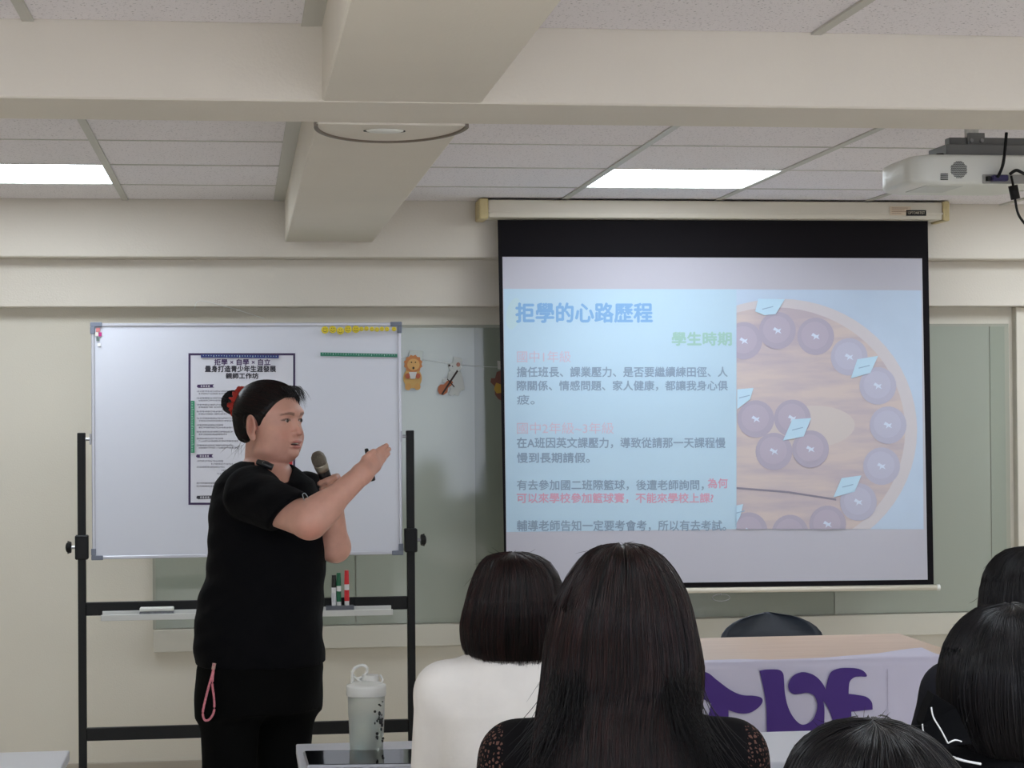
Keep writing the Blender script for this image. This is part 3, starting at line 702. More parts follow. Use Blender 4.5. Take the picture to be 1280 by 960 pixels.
hx, hy = (xr_-xl_)/2, (ya-yb)/2
b = NB(); P = [(-hx, -hy), (hx, -hy), (hx, hy), (-hx, hy)]
vb = [b.verts.new((x, y, WZ-.03)) for x, y in P]; vt = [b.verts.new((x, y, WZ)) for x, y in P]; b.faces.new(vb[::-1]); b.faces.new(vt)
for i in range(4): j = (i+1) % 4; b.faces.new((vb[i], vb[j], vt[j], vt[i]))
obj('desktop', b, woodM, td)
pnl = mat('desk_panel', (170, 165, 158), .5)
obj('front_panel', box(NB(), (-hx+.03, -hy+.05, .1), (hx-.03, -hy+.07, WZ-.03)), pnl, td)
for s in (-1, 1): obj('side_panel', box(NB(), (s*(hx-.03), -hy+.07, 0), (s*(hx-.055), hy-.05, WZ-.03)), pnl, td)
# banner over the front edge of the desk
bY = yb-.006
banM = mat('banner_cloth', (206, 202, 222), .75, noise=.03, nscale=5)
xb0 = onY(770, 830, bY).x; xb1 = onY(1182, 830, bY).x-.0; ztop = WZ+.003; zlow = .44
b = NB(); nx, nz = 60, 16; G = []
for i in range(nx+1):
    fx = i/nx; x = xb0+(xb1-xb0)*fx; col = []
    ext = .035+.012*sin(fx*9)+(max(0, (fx-.66)/.34)**1.1)*.17     # how far the cloth reaches over the top
    ext = max(ext, .02)
    for k in range(5):
        f = 1-k/5; col.append((x, bY+ext*f, ztop+.002+.002*sin(fx*21+k)))
    for k in range(nz+1):
        f = k/nz; wv = .004*sin(fx*34+1.2*sin(f*2))*f+.003*sin(fx*13+2)
        col.append((x, bY-.003-abs(wv), ztop-(ztop-zlow)*f))
    G.append([b.verts.new(p) for p in col])
for i in range(nx):
    for k in range(len(G[0])-1): b.faces.new((G[i][k], G[i][k+1], G[i+1][k+1], G[i+1][k]))
ban = obj('banner', b, banM, None, True); tag(ban, 'white cloth banner with bold purple lettering draped over the desk front', 'banner')
purp = mat('banner_purple', (66, 34, 124), .65)
def bz(P, n=7):   # closed smooth outline through points
    out = []; N = len(P)
    for i in range(N):
        p0, p1, p2, p3 = [Vector((*P[(i+q) % N][:2], 0)) for q in (-1, 0, 1, 2)]
        sharp1 = len(P[i]) > 2; sharp2 = len(P[(i+1) % N]) > 2
        m1 = Vector((0, 0, 0)) if sharp1 else (p2-p0)*.5; m2 = Vector((0, 0, 0)) if sharp2 else (p3-p1)*.5
        for k in range(n):
            t_ = k/n; h = p1*(2*t_**3-3*t_**2+1)+m1*(t_**3-2*t_**2+t_)+p2*(-2*t_**3+3*t_**2)+m2*(t_**3-t_**2); out.append((h.x, h.y))
    return out
def q1(P): return [(860+p[0]/3.048, 740+p[1]/3.048)+tuple(p[2:]) for p in P]
L1 = q1([(-60, 330), (-20, 305), (30, 300), (75, 308), (110, 335), (160, 372), (205, 392), (250, 395), (278, 402), (284, 418), (268, 440), (235, 460), (195, 462), (154, 450, 1), (154, 490), (150, 527, 1), (150, 640, 1), (30, 640, 1), (62, 527, 1), (78, 470), (88, 425, 1), (50, 405), (10, 400), (-40, 420)])
L2 = q1([(272, 300, 1), (300, 295), (345, 296), (362, 310), (366, 340), (370, 390), (382, 440), (405, 482), (435, 505), (470, 492), (488, 460), (492, 425), (480, 395), (455, 384), (425, 388), (400, 388), (384, 372), (384, 345), (402, 318), (435, 305), (470, 312), (495, 328), (515, 352), (524, 372, 1), (532, 335), (545, 305), (575, 291), (620, 289), (655, 294), (676, 308), (680, 322), (655, 322), (632, 326), (615, 345), (612, 388, 1), (645, 392), (680, 400), (700, 420), (703, 448, 1), (660, 452), (622, 456, 1), (624, 500), (628, 540), (632, 640, 1), (560, 640, 1), (554, 522, 1), (548, 480), (532, 440), (515, 414, 1), (520, 450), (518, 520, 1), (514, 640, 1), (296, 640, 1), (300, 525, 1), (298, 440), (290, 380)])
for P in (L1, L2):
    o = obj('banner_letter', tri(prism(NB(), pxz(clip(bz(P), 774, 745, 1300, 930), bY-.011), bY-.011, .0008)), purp, ban)
b = NB()
for px_ in (1108,):
    a_ = onY(px_, 835, bY); box(b, (a_.x, bY-.0125, zlow), (a_.x+.002, bY-.010, ztop-.03))
obj('fold_crease', b, banM, ban)
# chair
cc = onZ(968, 797, WZ); CY = ya+.16; c0 = onY(969, 797, CY)
ch = thing('chair', 'dark grey plastic chair with rounded backrest behind the wooden desk', 'chair', (c0.x, CY, 0))
chM = mat('chair_grey', (58, 66, 78), .45); b = NB()
ztp = onY(969, 769, CY).z; hw2 = (onY(1033, 797, CY).x-onY(906, 797, CY).x)/2+.006; G = []; zbt = .52
for th_ in (0, .012):
    rows_ = []
    for k in range(15):
        f = k/14; z = zbt+(ztp-zbt)*sin(f*pi/2)
        d_ = (z-(ztp-.10))/.10; hw3 = hw2*max(.12, math.sqrt(max(0.0, 1-max(0, d_)**2.2)))*(.86+.14*min(1, f*2)); row = []
        for i in range(15):
            g_ = i/7-1; row.append(b.verts.new((hw3*g_, .05+.05*f+th_-.05*g_*g_*0.8, z)))
        rows_.append(row)
    G.append(rows_)
for s, rows_ in enumerate(G):
    for k in range(14):
        for i in range(14):
            q = (rows_[k][i], rows_[k][i+1], rows_[k+1][i+1], rows_[k+1][i]); b.faces.new(q if s == 0 else q[::-1])
for k in range(14):
    for i, s in ((0, 1), (14, -1)):
        q = (G[0][k][i], G[0][k+1][i], G[1][k+1][i], G[1][k][i]); b.faces.new(q if s > 0 else q[::-1])
bmesh.ops.remove_doubles(b, verts=b.verts[:], dist=.0005)
obj('backrest', b, chM, ch, True)
obj('seat', box(NB(), (-.2, -.16-.14, .43), (.2, .1, .455), .012, 3), chM, ch)
for sx_ in (-1, 1):
    obj('leg', cyl(NB(), (sx_*.17, -.26, .43), (sx_*.19, -.29, 0), .011, seg=12), legM, ch)
    obj('leg', cyl(NB(), (sx_*.17, .06, .43), (sx_*.19, .12, 0), .011, seg=12), legM, ch)
    obj('back_support', cyl(NB(), (sx_*.12, .06, .44), (sx_*.12, .062, .6), .009, seg=10), legM, ch)

# ================================================================== bottle and tablet
bp_ = onZ(458, 938, DZ)
bt = thing('shaker_bottle', 'translucent shaker bottle of water with white flip lid on the table', 'bottle', (bp_.x, bp_.y-.01, DZ+.0005))
k = 4.76/F; R1 = 23.2*k; zl = 69*k
frost = mat('frosted_plastic', (240, 242, 238), .5, trans=.85, ior=1.12)
b = NB(); lathe(b, [(0, 0), (.84*R1, 0), (.88*R1, .003), (.9*R1, .03), (.96*R1, zl*.7), (.98*R1, zl), (.95*R1, zl), (.93*R1, zl*.7), (.87*R1, .03), (.84*R1, .005), (0, .005)], seg=40); obj('body', b, frost, bt, True)
b = NB(); lathe(b, [(0, .0055), (.83*R1, .0055), (.865*R1, .03), (.9*R1, 42*k), (0, 42*k)], seg=40); obj('water', b, mat('water', (214, 222, 218), .05, trans=.9, ior=1.33), bt, True)
lidM = mat('lid_white', (205, 205, 200), .4)
b = NB(); lathe(b, [(0, zl+.001), (1.02*R1, zl-1*k), (1.05*R1, zl), (1.05*R1, zl+10*k), (1.03*R1, zl+12*k), (.93*R1, zl+13*k), (.75*R1, zl+15*k), (.5*R1, zl+18*k), (0, zl+18*k)], seg=40)
for f_ in b.faces: f_.smooth = True
obj('lid', b, lidM, bt)
b = NB(); lathe(b, [(0, 0), (10.5*k, 0), (10.5*k, 7*k), (9.8*k, 8.2*k), (0, 8.2*k)], (5*k, 0, zl+16*k), 24); obj('spout_cap', b, lidM, bt)
b = NB(); cx_ = -8*k; cz_ = zl+28*k
tube(b, [(cx_+9*k*cos(a)+2.5*k*sin(a), 0, cz_+8*k*sin(a)) for a in [2*pi*q/16 for q in range(17)]], .0036, 10, 3); tube(b, [(cx_-8*k, 0, cz_-3*k), (cx_-9*k, 0, zl+12*k)], .0045, 8, 1)
tube(b, [(cx_-7*k, -.006, cz_-5*k), (cx_+6*k, -.016, zl+14*k), (cx_+22*k, -.018, zl+13*k), (cx_+28*k, -.004, zl+17*k), (cx_+25*k, 0, zl+24*k)], .0026, 8, 4); obj('carry_loop', b, lidM, bt, True)
b = NB(); random.seed(3)
for q in range(22):
    a = radians(-90+random.uniform(22, 62)); z = (12+random.random()*50)*k; r_ = .963*R1+.0006 if z > .06 else .94*R1+.0008; s = random.uniform(.0012, .0035)
    sph(b, (r_*cos(a), r_*sin(a), z), s, 8, (1, 1, random.choice((.6, 1, 1.7))))
a = radians(-42); sph(b, (.95*R1*cos(a), .95*R1*sin(a), 38*k), .007, 12, (.8, .8, 1))
obj('printed_motif', b, mat('print_black', (24, 24, 26), .5), bt)['kind'] = 'stuff'
q = [onZ(379, 943, DZ), onZ(520, 940.5, DZ), onZ(527, 959, DZ), onZ(384, 960.5, DZ)]
tb_ = thing('tablet', 'black-screened tablet lying flat on the white table before the bottle', 'tablet', tuple(sum((Vector(p) for p in q), Vector())/4))
def quad_slab(q, z0, z1, grow=0):
    c = sum((Vector(p) for p in q), Vector())/4; b = NB(); P = [c+(Vector(p)-c)*(1+grow) for p in q]
    v0 = [b.verts.new((p.x-c.x, p.y-c.y, z0)) for p in P]; v1 = [b.verts.new((p.x-c.x, p.y-c.y, z1)) for p in P]
    b.faces.new(v0); b.faces.new(v1[::-1])
    for i in range(4): j = (i+1) % 4; b.faces.new((v0[i], v0[j], v1[j], v1[i]))
    bmesh.ops.recalc_face_normals(b, faces=b.faces[:]); bmesh.ops.bevel(b, geom=b.edges[:], offset=.0015, segments=2, affect='EDGES'); return b
obj('shell', quad_slab(q, .0006, .007), mat('tablet_metal', (170, 170, 172), .35, metal=.6), tb_)
obj('screen', quad_slab(q, .0071, .0085, -.03), mat('tablet_glass', (14, 14, 16), .06, spec=.6), tb_)
#PEOPLE
# ================================================================== people: distance-field figures
class Grid:
    def __init__(g, xs, ys, zs):
        g.ax = [np.asarray(a, np.float32) for a in (xs, ys, zs)]; g.a = np.full([len(a) for a in g.ax], 1e3, np.float32)
    def sub(g, lo, hi):
        s = []
        for i in range(3):
            a = int(np.searchsorted(g.ax[i], lo[i])); b = int(np.searchsorted(g.ax[i], hi[i])); s.append(slice(a, max(b, a)))
        if any(q.stop-q.start < 1 for q in s): return None, None
        return tuple(s), (g.ax[0][s[0]][:, None, None], g.ax[1][s[1]][None, :, None], g.ax[2][s[2]][None, None, :])
    def op(g, fn, lo, hi, k=.01, mode='add'):
        pad = k+.012; s, P = g.sub([v-pad for v in lo], [v+pad for v in hi])
        if s is None: return
        d = fn(*P).astype(np.float32); a = g.a[s]; k = max(k, 1e-4)
        if mode == 'add':
            h = np.maximum(k-np.abs(a-d), 0)/k; g.a[s] = np.minimum(a, d)-h*h*k*.25
        else:
            d = -d; h = np.maximum(k-np.abs(a-d), 0)/k; g.a[s] = np.maximum(a, d)+h*h*k*.25
    def cap(g, p, q, r1, r2=None, k=.01, mode='add'):
        p = np.array(p, float); q = np.array(q, float); r2 = r1 if r2 is None else r2; d = q-p; L = d.dot(d)+1e-9; R_ = max(r1, r2)
        def fn(x, y, z):
            t = np.clip(((x-p[0])*d[0]+(y-p[1])*d[1]+(z-p[2])*d[2])/L, 0, 1)
            return np.sqrt((x-p[0]-t*d[0])**2+(y-p[1]-t*d[1])**2+(z-p[2]-t*d[2])**2)-(r1+(r2-r1)*t)
        g.op(fn, np.minimum(p, q)-R_, np.maximum(p, q)+R_, k, mode)
    def ell(g, c, r, k=.01, mode='add', M=None, T=None):
        """ellipsoid; T = (origin, 3x3 rows of local axes) puts centre and axes in a local frame"""
        c = np.array(c, float); r = np.array(r, float); A = np.eye(3); 
        if T is not None: A = T[1]; c = T[0]+c@A
        if M is not None: A = M@A
        rb = np.sqrt(((A*r[:, None])**2).sum(0))
        def fn(x, y, z):
            x = x-c[0]; y = y-c[1]; z = z-c[2]
            l = [(A[i, 0]*x+A[i, 1]*y+A[i, 2]*z)/r[i] for i in range(3)]
            k0 = np.sqrt(l[0]**2+l[1]**2+l[2]**2)+1e-6; k1 = np.sqrt((l[0]/r[0])**2+(l[1]/r[1])**2+(l[2]/r[2])**2)+1e-6
            return k0*(k0-1)/k1
        g.op(fn, c-rb, c+rb, k, mode)
    def lcap(g, p, q, r1, r2=None, k=.01, mode='add', T=None):
        if T is not None: p = T[0]+np.array(p)@T[1]; q = T[0]+np.array(q)@T[1]
        g.cap(p, q, r1, r2, k, mode)
    def loft(g, Z, C, Hw, k=.01, grow=0, n=2.3, mode='add'):
        """stack of superellipses: Z levels ascending, centres (u,v), half widths (a,b)"""
        Z = np.array(Z, float); C = np.array(C, float); Hw = np.array(Hw, float)+grow
        def fn(x, y, z):
            zc = np.clip(z, Z[0], Z[-1]); cu = np.interp(zc, Z, C[:, 0]); cv = np.interp(zc, Z, C[:, 1]); a = np.interp(zc, Z, Hw[:, 0]); b = np.interp(zc, Z, Hw[:, 1])
            q = (np.abs((x-cu)/a)**n+np.abs((y-cv)/b)**n)**(1/n)
            d = (q-1)*np.minimum(a, b); dz = np.maximum(Z[0]-z, z-Z[-1])
            return np.maximum(d, dz)
        m_ = Hw.max(0); g.op(fn, (C[:, 0].min()-m_[0], C[:, 1].min()-m_[1], Z[0]), (C[:, 0].max()+m_[0], C[:, 1].max()+m_[1], Z[-1]), k, mode)
    def half(g, p, n, lo, hi, k=.004):
        """remove everything on the side n points to, inside the box lo..hi"""
        p = np.array(p, float); n = np.array(n, float); n = n/np.linalg.norm(n)
        def fn(x, y, z):
            d = -((x-p[0])*n[0]+(y-p[1])*n[1]+(z-p[2])*n[2])
            for v, l, h in ((x, lo[0], hi[0]), (y, lo[1], hi[1]), (z, lo[2], hi[2])): d = np.maximum(d, np.maximum(l-v, v-h))
            return d
        g.op(fn, lo, hi, k, 'sub')
    def mesh(g, name):
        a = g.a; ins = a < 0; n = a.shape
        s = np.zeros([m_-1 for m_ in n], np.uint8)
        for i in (0, 1):
            for j in (0, 1):
                for k in (0, 1): s += ins[i:n[0]-1+i, j:n[1]-1+j, k:n[2]-1+k]
        cells = np.argwhere((s > 0) & (s < 8)); del s
        N = len(cells); ids = np.full([m_-1 for m_ in n], -1, np.int32); ids[cells[:, 0], cells[:, 1], cells[:, 2]] = np.arange(N)
        acc = np.zeros((N, 3)); cnt = np.zeros(N); ci, cj, ck = cells.T
        for axis in range(3):
            for o1 in (0, 1):
                for o2 in (0, 1):
                    off = [0, 0, 0]; oth = [q for q in range(3) if q != axis]; off[oth[0]] = o1; off[oth[1]] = o2
                    i0, j0, k0 = ci+off[0], cj+off[1], ck+off[2]; e = [0, 0, 0]; e[axis] = 1
                    v0 = a[i0, j0, k0]; v1 = a[i0+e[0], j0+e[1], k0+e[2]]; mk = (v0 < 0) != (v1 < 0)
                    t = np.where(mk, v0/np.where(mk, v0-v1, 1), 0); P = [g.ax[0][i0].astype(float), g.ax[1][j0].astype(float), g.ax[2][k0].astype(float)]
                    hi = g.ax[axis][(i0, j0, k0)[axis]+1]; P[axis] = P[axis]+t*(hi-P[axis])
                    for q in range(3): acc[:, q] += np.where(mk, P[q], 0)
                    cnt += mk
        V = acc/cnt[:, None]; F_ = []
        for axis in range(3):
            sl0 = [slice(1, m_-1) for m_ in n]; sl0[axis] = slice(0, n[axis]-1); sl1 = list(sl0); sl1[axis] = slice(1, n[axis])
            A_ = ins[tuple(sl0)]; B_ = ins[tuple(sl1)]; E_ = np.argwhere(A_ != B_); fl = A_[E_[:, 0], E_[:, 1], E_[:, 2]]
            E_ = E_+np.array([0 if q == axis else 1 for q in range(3)])
            b, c = [(1, 2), (2, 0), (0, 1)][axis]; Q = []
            for db, dc in ((-1, -1), (0, -1), (0, 0), (-1, 0)):
                e = E_.copy(); e[:, b] += db; e[:, c] += dc; Q.append(ids[e[:, 0], e[:, 1], e[:, 2]])
            Q = np.stack(Q, 1); Q[~fl] = Q[~fl][:, ::-1]; F_.append(Q)
        F_ = np.concatenate(F_); F_ = F_[(F_ >= 0).all(1)]
        return V, F_
def np_mesh(name, V, F_, material, parent=None, col=None, smooth=True):
    me = bpy.data.meshes.new(name); me.vertices.add(len(V)); me.vertices.foreach_set('co', np.asarray(V, np.float32).ravel())
    k = F_.shape[1]; me.loops.add(len(F_)*k); me.loops.foreach_set('vertex_index', F_.astype(np.int32).ravel())
    me.polygons.add(len(F_)); me.polygons.foreach_set('loop_start', np.arange(0, len(F_)*k, k, dtype=np.int32))
    me.update(calc_edges=True)
    if col is not None:
        at = me.color_attributes.new('Col', 'FLOAT_COLOR', 'POINT'); c = np.ones((len(V), 4), np.float32); c[:, :3] = col; at.data.foreach_set('color', c.ravel())
    return obj(name, me, material, parent, smooth)
def axis_pts(*seg):
    out = []
    for a, b, st_ in seg: out += list(np.arange(a, b-1e-6, st_))
    return out
def linc(c): return np.array(lin(c)[:3])

# ---- head in its own frame: x to the figure's right, y forwards, z up, origin between the ears
def head(g, T, full=True, wide=1.0, eyes=True):
    E = lambda c, r, k=.012, mode='add', M=None: g.ell((c[0]*wide, c[1], c[2]), (r[0]*wide, r[1], r[2]), k, mode, M, T)
    C_ = lambda p, q, r1, r2=None, k=.01, mode='add': g.lcap(p, q, r1, r2, k, mode, T)
    E((0, -.004, .043), (.074, .085, .078)); E((0, .035, .03), (.064, .062, .066), .03)
    E((0, .038, -.030), (.062, .056, .056), .03); E((0, .055, -.067), (.036, .034, .024), .03)
    for s in (-1, 1):
        E((s*.036, .056, -.028), (.030, .034, .032), .02)
        E((s*.04, .03, -.062), (.03, .04, .024), .025)
    E((0, .030, -.080), (.042, .045, .018), .025)                      # soft underchin
    E((0, .090, -.072), (.016, .012, .012), .014)                    # chin
    E((0, .087, .041), (.045, .012, .012), .02)                      # brow
    if full:
        for s in (-1, 1):
            E((s*.031, .098, .020), (.017, .010, .0085), .012, 'sub')      # eye hollow
            E((s*.031, .0775, .019), (.0155, .0155, .0135), .004)           # lid mound
            E((s*.031, .0945, .0178), (.0118, .0062, .0036), .0015, 'sub')  # eye opening
        C_((0, .089, .018), (0, .107, -.009), .006, .008, .012); E((0, .1095, -.0145), (.0105, .0105, .0090), .006)
        for s in (-1, 1):
            E((s*.0135, .097, -.0165), (.0078, .0095, .0074), .004); E((s*.0065, .104, -.0240), (.0036, .0045, .0030), .002, 'sub')
        E((0, .092, -.037), (.022, .010, .018), .014)
        E((0, .0965, -.0405), (.0250, .0105, .0048), .004); E((0, .0950, -.0545), (.0215, .0105, .0058), .004)
        E((0, .102, -.0472), (.0225, .020, .0030), .0015, 'sub')
    for s in (-1, 1):
        c = np.array((s*.0745*wide, .0, -.002)); rz = np.array([[cos(s*.35), -sin(s*.35), 0], [sin(s*.35), cos(s*.35), 0], [0, 0, 1]])
        E((s*.076, .003, .004), (.007, .0205, .033), .006, 'add', rz); E((s*.0745, .009, -.026), (.007, .010, .012), .006)
        E((s*.084, .006, .008), (.006, .0125, .022), .003, 'sub', rz); E((s*.0765, .018, -.002), (.004, .004, .007), .004)
    return
def skin_col(V, T, base, lip, blush=.5, wide=1.0, brow=True, face=True):
    P = (V-T[0])@T[1].T; x, y, z = P.T; col = np.tile(linc(base), (len(V), 1))
    if not face: return col
    def blend(m_, c):
        m_ = np.clip(m_, 0, 1)[:, None]; col[:] = col*(1-m_)+linc(c)*m_
    front = np.clip((y-.06)/.02, 0, 1)
    blush_c = (212, 140, 124)
    for s in (-1, 1): blend(np.exp(-(((x-s*.042*wide)/.02)**2+((z+.022)/.017)**2))*front*blush*.6, blush_c)
    blend(np.exp(-((x/.014)**2+((z+.018)/.012)**2))*front*.35, blush_c)
    ul = 1-np.sqrt((x/.0255)**2+((z+.0405)/.0052)**2); ll = 1-np.sqrt((x/.0225)**2+((z+.0550)/.0062)**2)
    blend(np.clip(np.maximum(ul, ll)*5, 0, 1)*(y > .080), lip)
    blend((np.abs(z+.0472) < .0036)*(np.abs(x) < .0155)*(y > .08)*(y < .1025)*1.0, (84, 40, 40))
    for s in (-1, 1): blend(np.clip(1.3-np.sqrt(((y-.007)/.013)**2+((z-.006)/.022)**2), 0, .55)*(s*x > .066*wide), (170, 96, 84))  # reddish inner ear, with the fold's shading put into the colour
    if brow:
        for s in (-1, 1):
            xx = s*x/wide; arch = .0350+.003*np.sin((xx-.012)/.038*pi)-.05*np.clip(xx-.038, 0, 1)
            m_ = (1-np.abs(z-arch)/(.0048-.0016*np.clip((xx-.02)/.03, 0, 1)))*2; blend(np.clip(m_, 0, .62)*np.clip((xx-.011)*350, 0, 1)*np.clip((.052-xx)*250, 0, 1)*front, (70, 50, 42))
            # lash line round the opening
            q = np.sqrt(((x-s*.031*wide)/.0135)**2+((z-.0190)/.0050)**2); blend(np.clip((1.35-q)*4, 0, 1)*np.clip((z-.0165)*900, 0, 1)*front*.75*(s*x > .016), (58, 38, 32))
    return col
def skull(g, T, rx, ry, rz, c=(0, -.012, .04), k=.01): g.ell(c, (rx, ry, rz), k, 'add', None, T)

# ---- strands: every hair a thin three-sided tube
def strands(name, paths, rad, M, parent, taper=True):
    """paths: array (n, m, 3)"""
    P = np.asarray(paths, float); n, m_, _ = P.shape
    T_ = np.gradient(P, axis=1); T_ /= np.linalg.norm(T_, axis=2, keepdims=True)+1e-9
    ref = np.array([.31, .17, .93]); A = np.cross(T_, ref); A /= np.linalg.norm(A, axis=2, keepdims=True)+1e-9; B = np.cross(T_, A)
    r_ = np.full((n, m_), rad) if np.isscalar(rad) else np.broadcast_to(rad, (n, m_)).copy()
    if taper: r_ = r_*np.clip(np.linspace(3.2, .25, m_), 0, 1)[None, :]
    V = np.stack([P+(A*cos(a)+B*sin(a))*r_[:, :, None] for a in (0, 2*pi/3, 4*pi/3)], 2)   # n,m,3,3
    idx = np.arange(n*m_*3).reshape(n, m_, 3); Fs = []
    for k in range(3):
        k2_ = (k+1) % 3; Fs.append(np.stack([idx[:, :-1, k], idx[:, :-1, k2_], idx[:, 1:, k2_], idx[:, 1:, k]], -1).reshape(-1, 4))
    o = np_mesh(name, V.reshape(-1, 3), np.concatenate(Fs), M, parent, None, True); o['kind'] = 'stuff'; return o
def hair_mat(name, rgb, rough=.38):
    M = mat(name, rgb, rough, noise=.25, nscale=30, spec=.3); return M

# ---- a seated figure seen from behind, in the frame (right, away, up) with its own origin on the floor
def seated(label, crown, Dist, shoulder_z, hw, top_c, top_name, skin, pants_c, ear_z=.125, face_yaw=0, desk_y=.32, lean=.0, neck_c=None, sleeve=.25, wide=1.0, splay=.045):
    """crown: (px, py) of the top of the head, Dist: horizontal distance from the camera"""
    q = fr(crown[0], crown[1], Dist); base = frame_world((q[0], q[1], 0))
    root = thing('person', label, 'person', base, -TH)
    zc = q[2]; hz_ = zc-ear_z-.01
    fd = np.array([sin(face_yaw), cos(face_yaw), 0]); lt = np.array([cos(face_yaw), -sin(face_yaw), 0]); T = (np.array([0, .0, hz_]), np.array([lt, fd, [0, 0, 1.]]))
    g = Grid(np.arange(-.36, .36, .0075), np.arange(-.22, .80, .0085), np.arange(-.02, zc+.03, .0075))
    head(g, T, True, wide)
    SZ = shoulder_z; hipz = .53; tv = -.03
    def body(g, gr, arms=True, legs=True, neck=True):
        if neck:
            g.cap((0, -.01+tv*.3, SZ+.02), (0, -.005, hz_-.05), .052+gr, .05+gr, .03)
        g.loft([hipz-.09, hipz, hipz+.18, SZ-.2, SZ-.09, SZ-.035, SZ+.0], [(0, tv-.02)]*2+[(0, tv-.01)]+[(0, tv)]*4, [(hw*.86, .13), (hw*.9, .135), (hw*.78, .12), (hw*.9, .125), (hw*.96, .11), (hw*.82, .085), (hw*.45, .06)], .03, gr, 2.3)
        for s in (-1, 1):
            sh = np.array((s*(hw-.012), tv, SZ-.055)); el_ = np.array((s*(hw+splay), tv+.09, SZ-.31)); wr = np.array((s*(hw-.06), .27, min(DZ+.045, SZ-.22)))
            g.cap((0, tv, SZ-.02), sh, .05+gr, .05+gr, .05)
            if arms: g.cap(sh, el_, .05+gr, .042+gr, .02); g.cap(el_, wr, .04+gr, .026+gr, .01)
            if arms and gr == 0:
                g.ell(wr+np.array((-s*.012, .045, -.004)), (.036, .046, .014), .012)
                for f in range(4):
                    b0 = wr+np.array((-s*.012+(f-1.5)*.019, .08, -.004)); ln = (.062, .072, .068, .052)[f if s < 0 else f]
                    g.cap(b0, b0+np.array(((f-1.5)*.003, ln*.5, .004)), .0088, .0082, .004); g.cap(b0+np.array(((f-1.5)*.003, ln*.5, .004)), b0+np.array(((f-1.5)*.004, ln, -.008)), .0082, .0072, .002)
                t0 = wr+np.array((-s*.036, .03, 0)); g.cap(t0, t0+np.array((-s*.02, .03, 0)), .010, .009, .006); g.cap(t0+np.array((-s*.02, .03, 0)), t0+np.array((-s*.022, .055, -.002)), .009, .0078, .002)
            if legs:
                hp = np.array((s*.095, tv+.02, hipz-.01)); kn = np.array((s*.12, .42, hipz-.015)); an = np.array((s*.12, .42, .09))
                g.cap(hp, kn, .085+gr, .06+gr, .03); g.cap(kn, an, .055+gr, .036+gr, .02); g.cap(an+np.array((0, -.01, -.04)), an+np.array((0, .14, -.055)), .034+gr, .03+gr, .02)
    body(g, 0)
    V, F_ = g.mesh('body'); np_mesh('body', V, F_, attr_mat('skin_'+top_name, .5, .35, .08), root, skin_col(V, T, skin, (180, 110, 104), .3, wide))
    for s in (-1, 1):
        c = T[0]+np.array((s*.031*wide, .0795, .0185))@T[1]; ey = obj('eye', sph(NB(), c, .0125, 16), eyeM, root, True)
        c2 = T[0]+np.array((s*.031*wide, .0885, .0185))@T[1]; obj('iris', sph(NB(), c2, .0052, 12), irisM, ey, True)
    # top
    g = Grid(np.arange(-.37, .37, .008), np.arange(-.24, .42, .008), np.arange(hipz-.13, SZ+.09, .008))
    gr = .011; body(g, gr, False, False, False)
    for s in (-1, 1):
        sh = np.array((s*(hw-.012), tv, SZ-.055)); el_ = np.array((s*(hw+splay), tv+.09, SZ-.31)); d = el_-sh
        g.cap(sh, sh+d*sleeve/.27, .064, .060, .02)
    g.cap((0, -.01, SZ+.015), (0, -.008, SZ+.05), .062, .058, .03)
    g.cap((0, .0, SZ+.045), (0, .0, SZ+.2), .056, .056, .004, 'sub')
    V, F_ = g.mesh('top'); V[:, 1] += .003*np.sin(V[:, 2]*38+V[:, 0]*11)*np.clip((SZ-V[:, 2])*6, 0, 1)
    top = np_mesh('shirt', V, F_, mat(top_name, top_c, .9, noise=.04, nscale=14, bump=.25, bscale=22, spec=.15), root)
    g = Grid(np.arange(-.3, .3, .011), np.arange(-.24, .62, .011), np.arange(.02, hipz+.12, .011)); gr = .014
    for s in (-1, 1):
        hp = np.array((s*.095, tv+.02, hipz-.01)); kn = np.array((s*.12, .42, hipz-.015)); an = np.array((s*.12, .42, .11))
        g.cap(hp, kn, .085+gr, .06+gr, .03); g.cap(kn, an, .055+gr, .042+gr, .02)
    g.loft([hipz-.09, hipz, hipz+.06], [(0, tv-.02)]*3, [(hw*.84, .13), (hw*.88, .133), (hw*.84, .128)], .03, gr-.004, 2.3)
    V, F_ = g.mesh('trousers'); np_mesh('trousers', V, F_, mat('trousers_'+top_name, pants_c, .85), root)
    for s in (-1, 1):
        b = NB(); sph(b, (s*.12, .49, .045), .5, 18, (.09, .27, .09)); obj('shoe', b, mat('shoe_dark', (40, 40, 44), .6), root, True)
    return root, T, zc, SZ, q
eyeM = mat('eye_white', (178, 166, 160), .2, spec=.5); irisM = mat('iris_brown', (30, 20, 16), .08, spec=.6)
def audience_chair(q, lab):
    base = frame_world((q[0], q[1], 0)); t = thing('chair', lab, 'chair', base, -TH)
    obj('seat', box(NB(), (-.2, -.21, .395), (.2, .17, .425), .01, 2), chM, t)
    obj('backrest', box(NB(), (-.19, -.265, .5), (.19, -.235, .74), .012, 2), chM, t)
    for sx_ in (-1, 1):
        obj('leg', cyl(NB(), (sx_*.18, .15, .41), (sx_*.19, .17, 0), .011, seg=12), legM, t)
        obj('leg', cyl(NB(), (sx_*.18, -.22, .7), (sx_*.19, -.22, 0), .011, seg=12), legM, t)

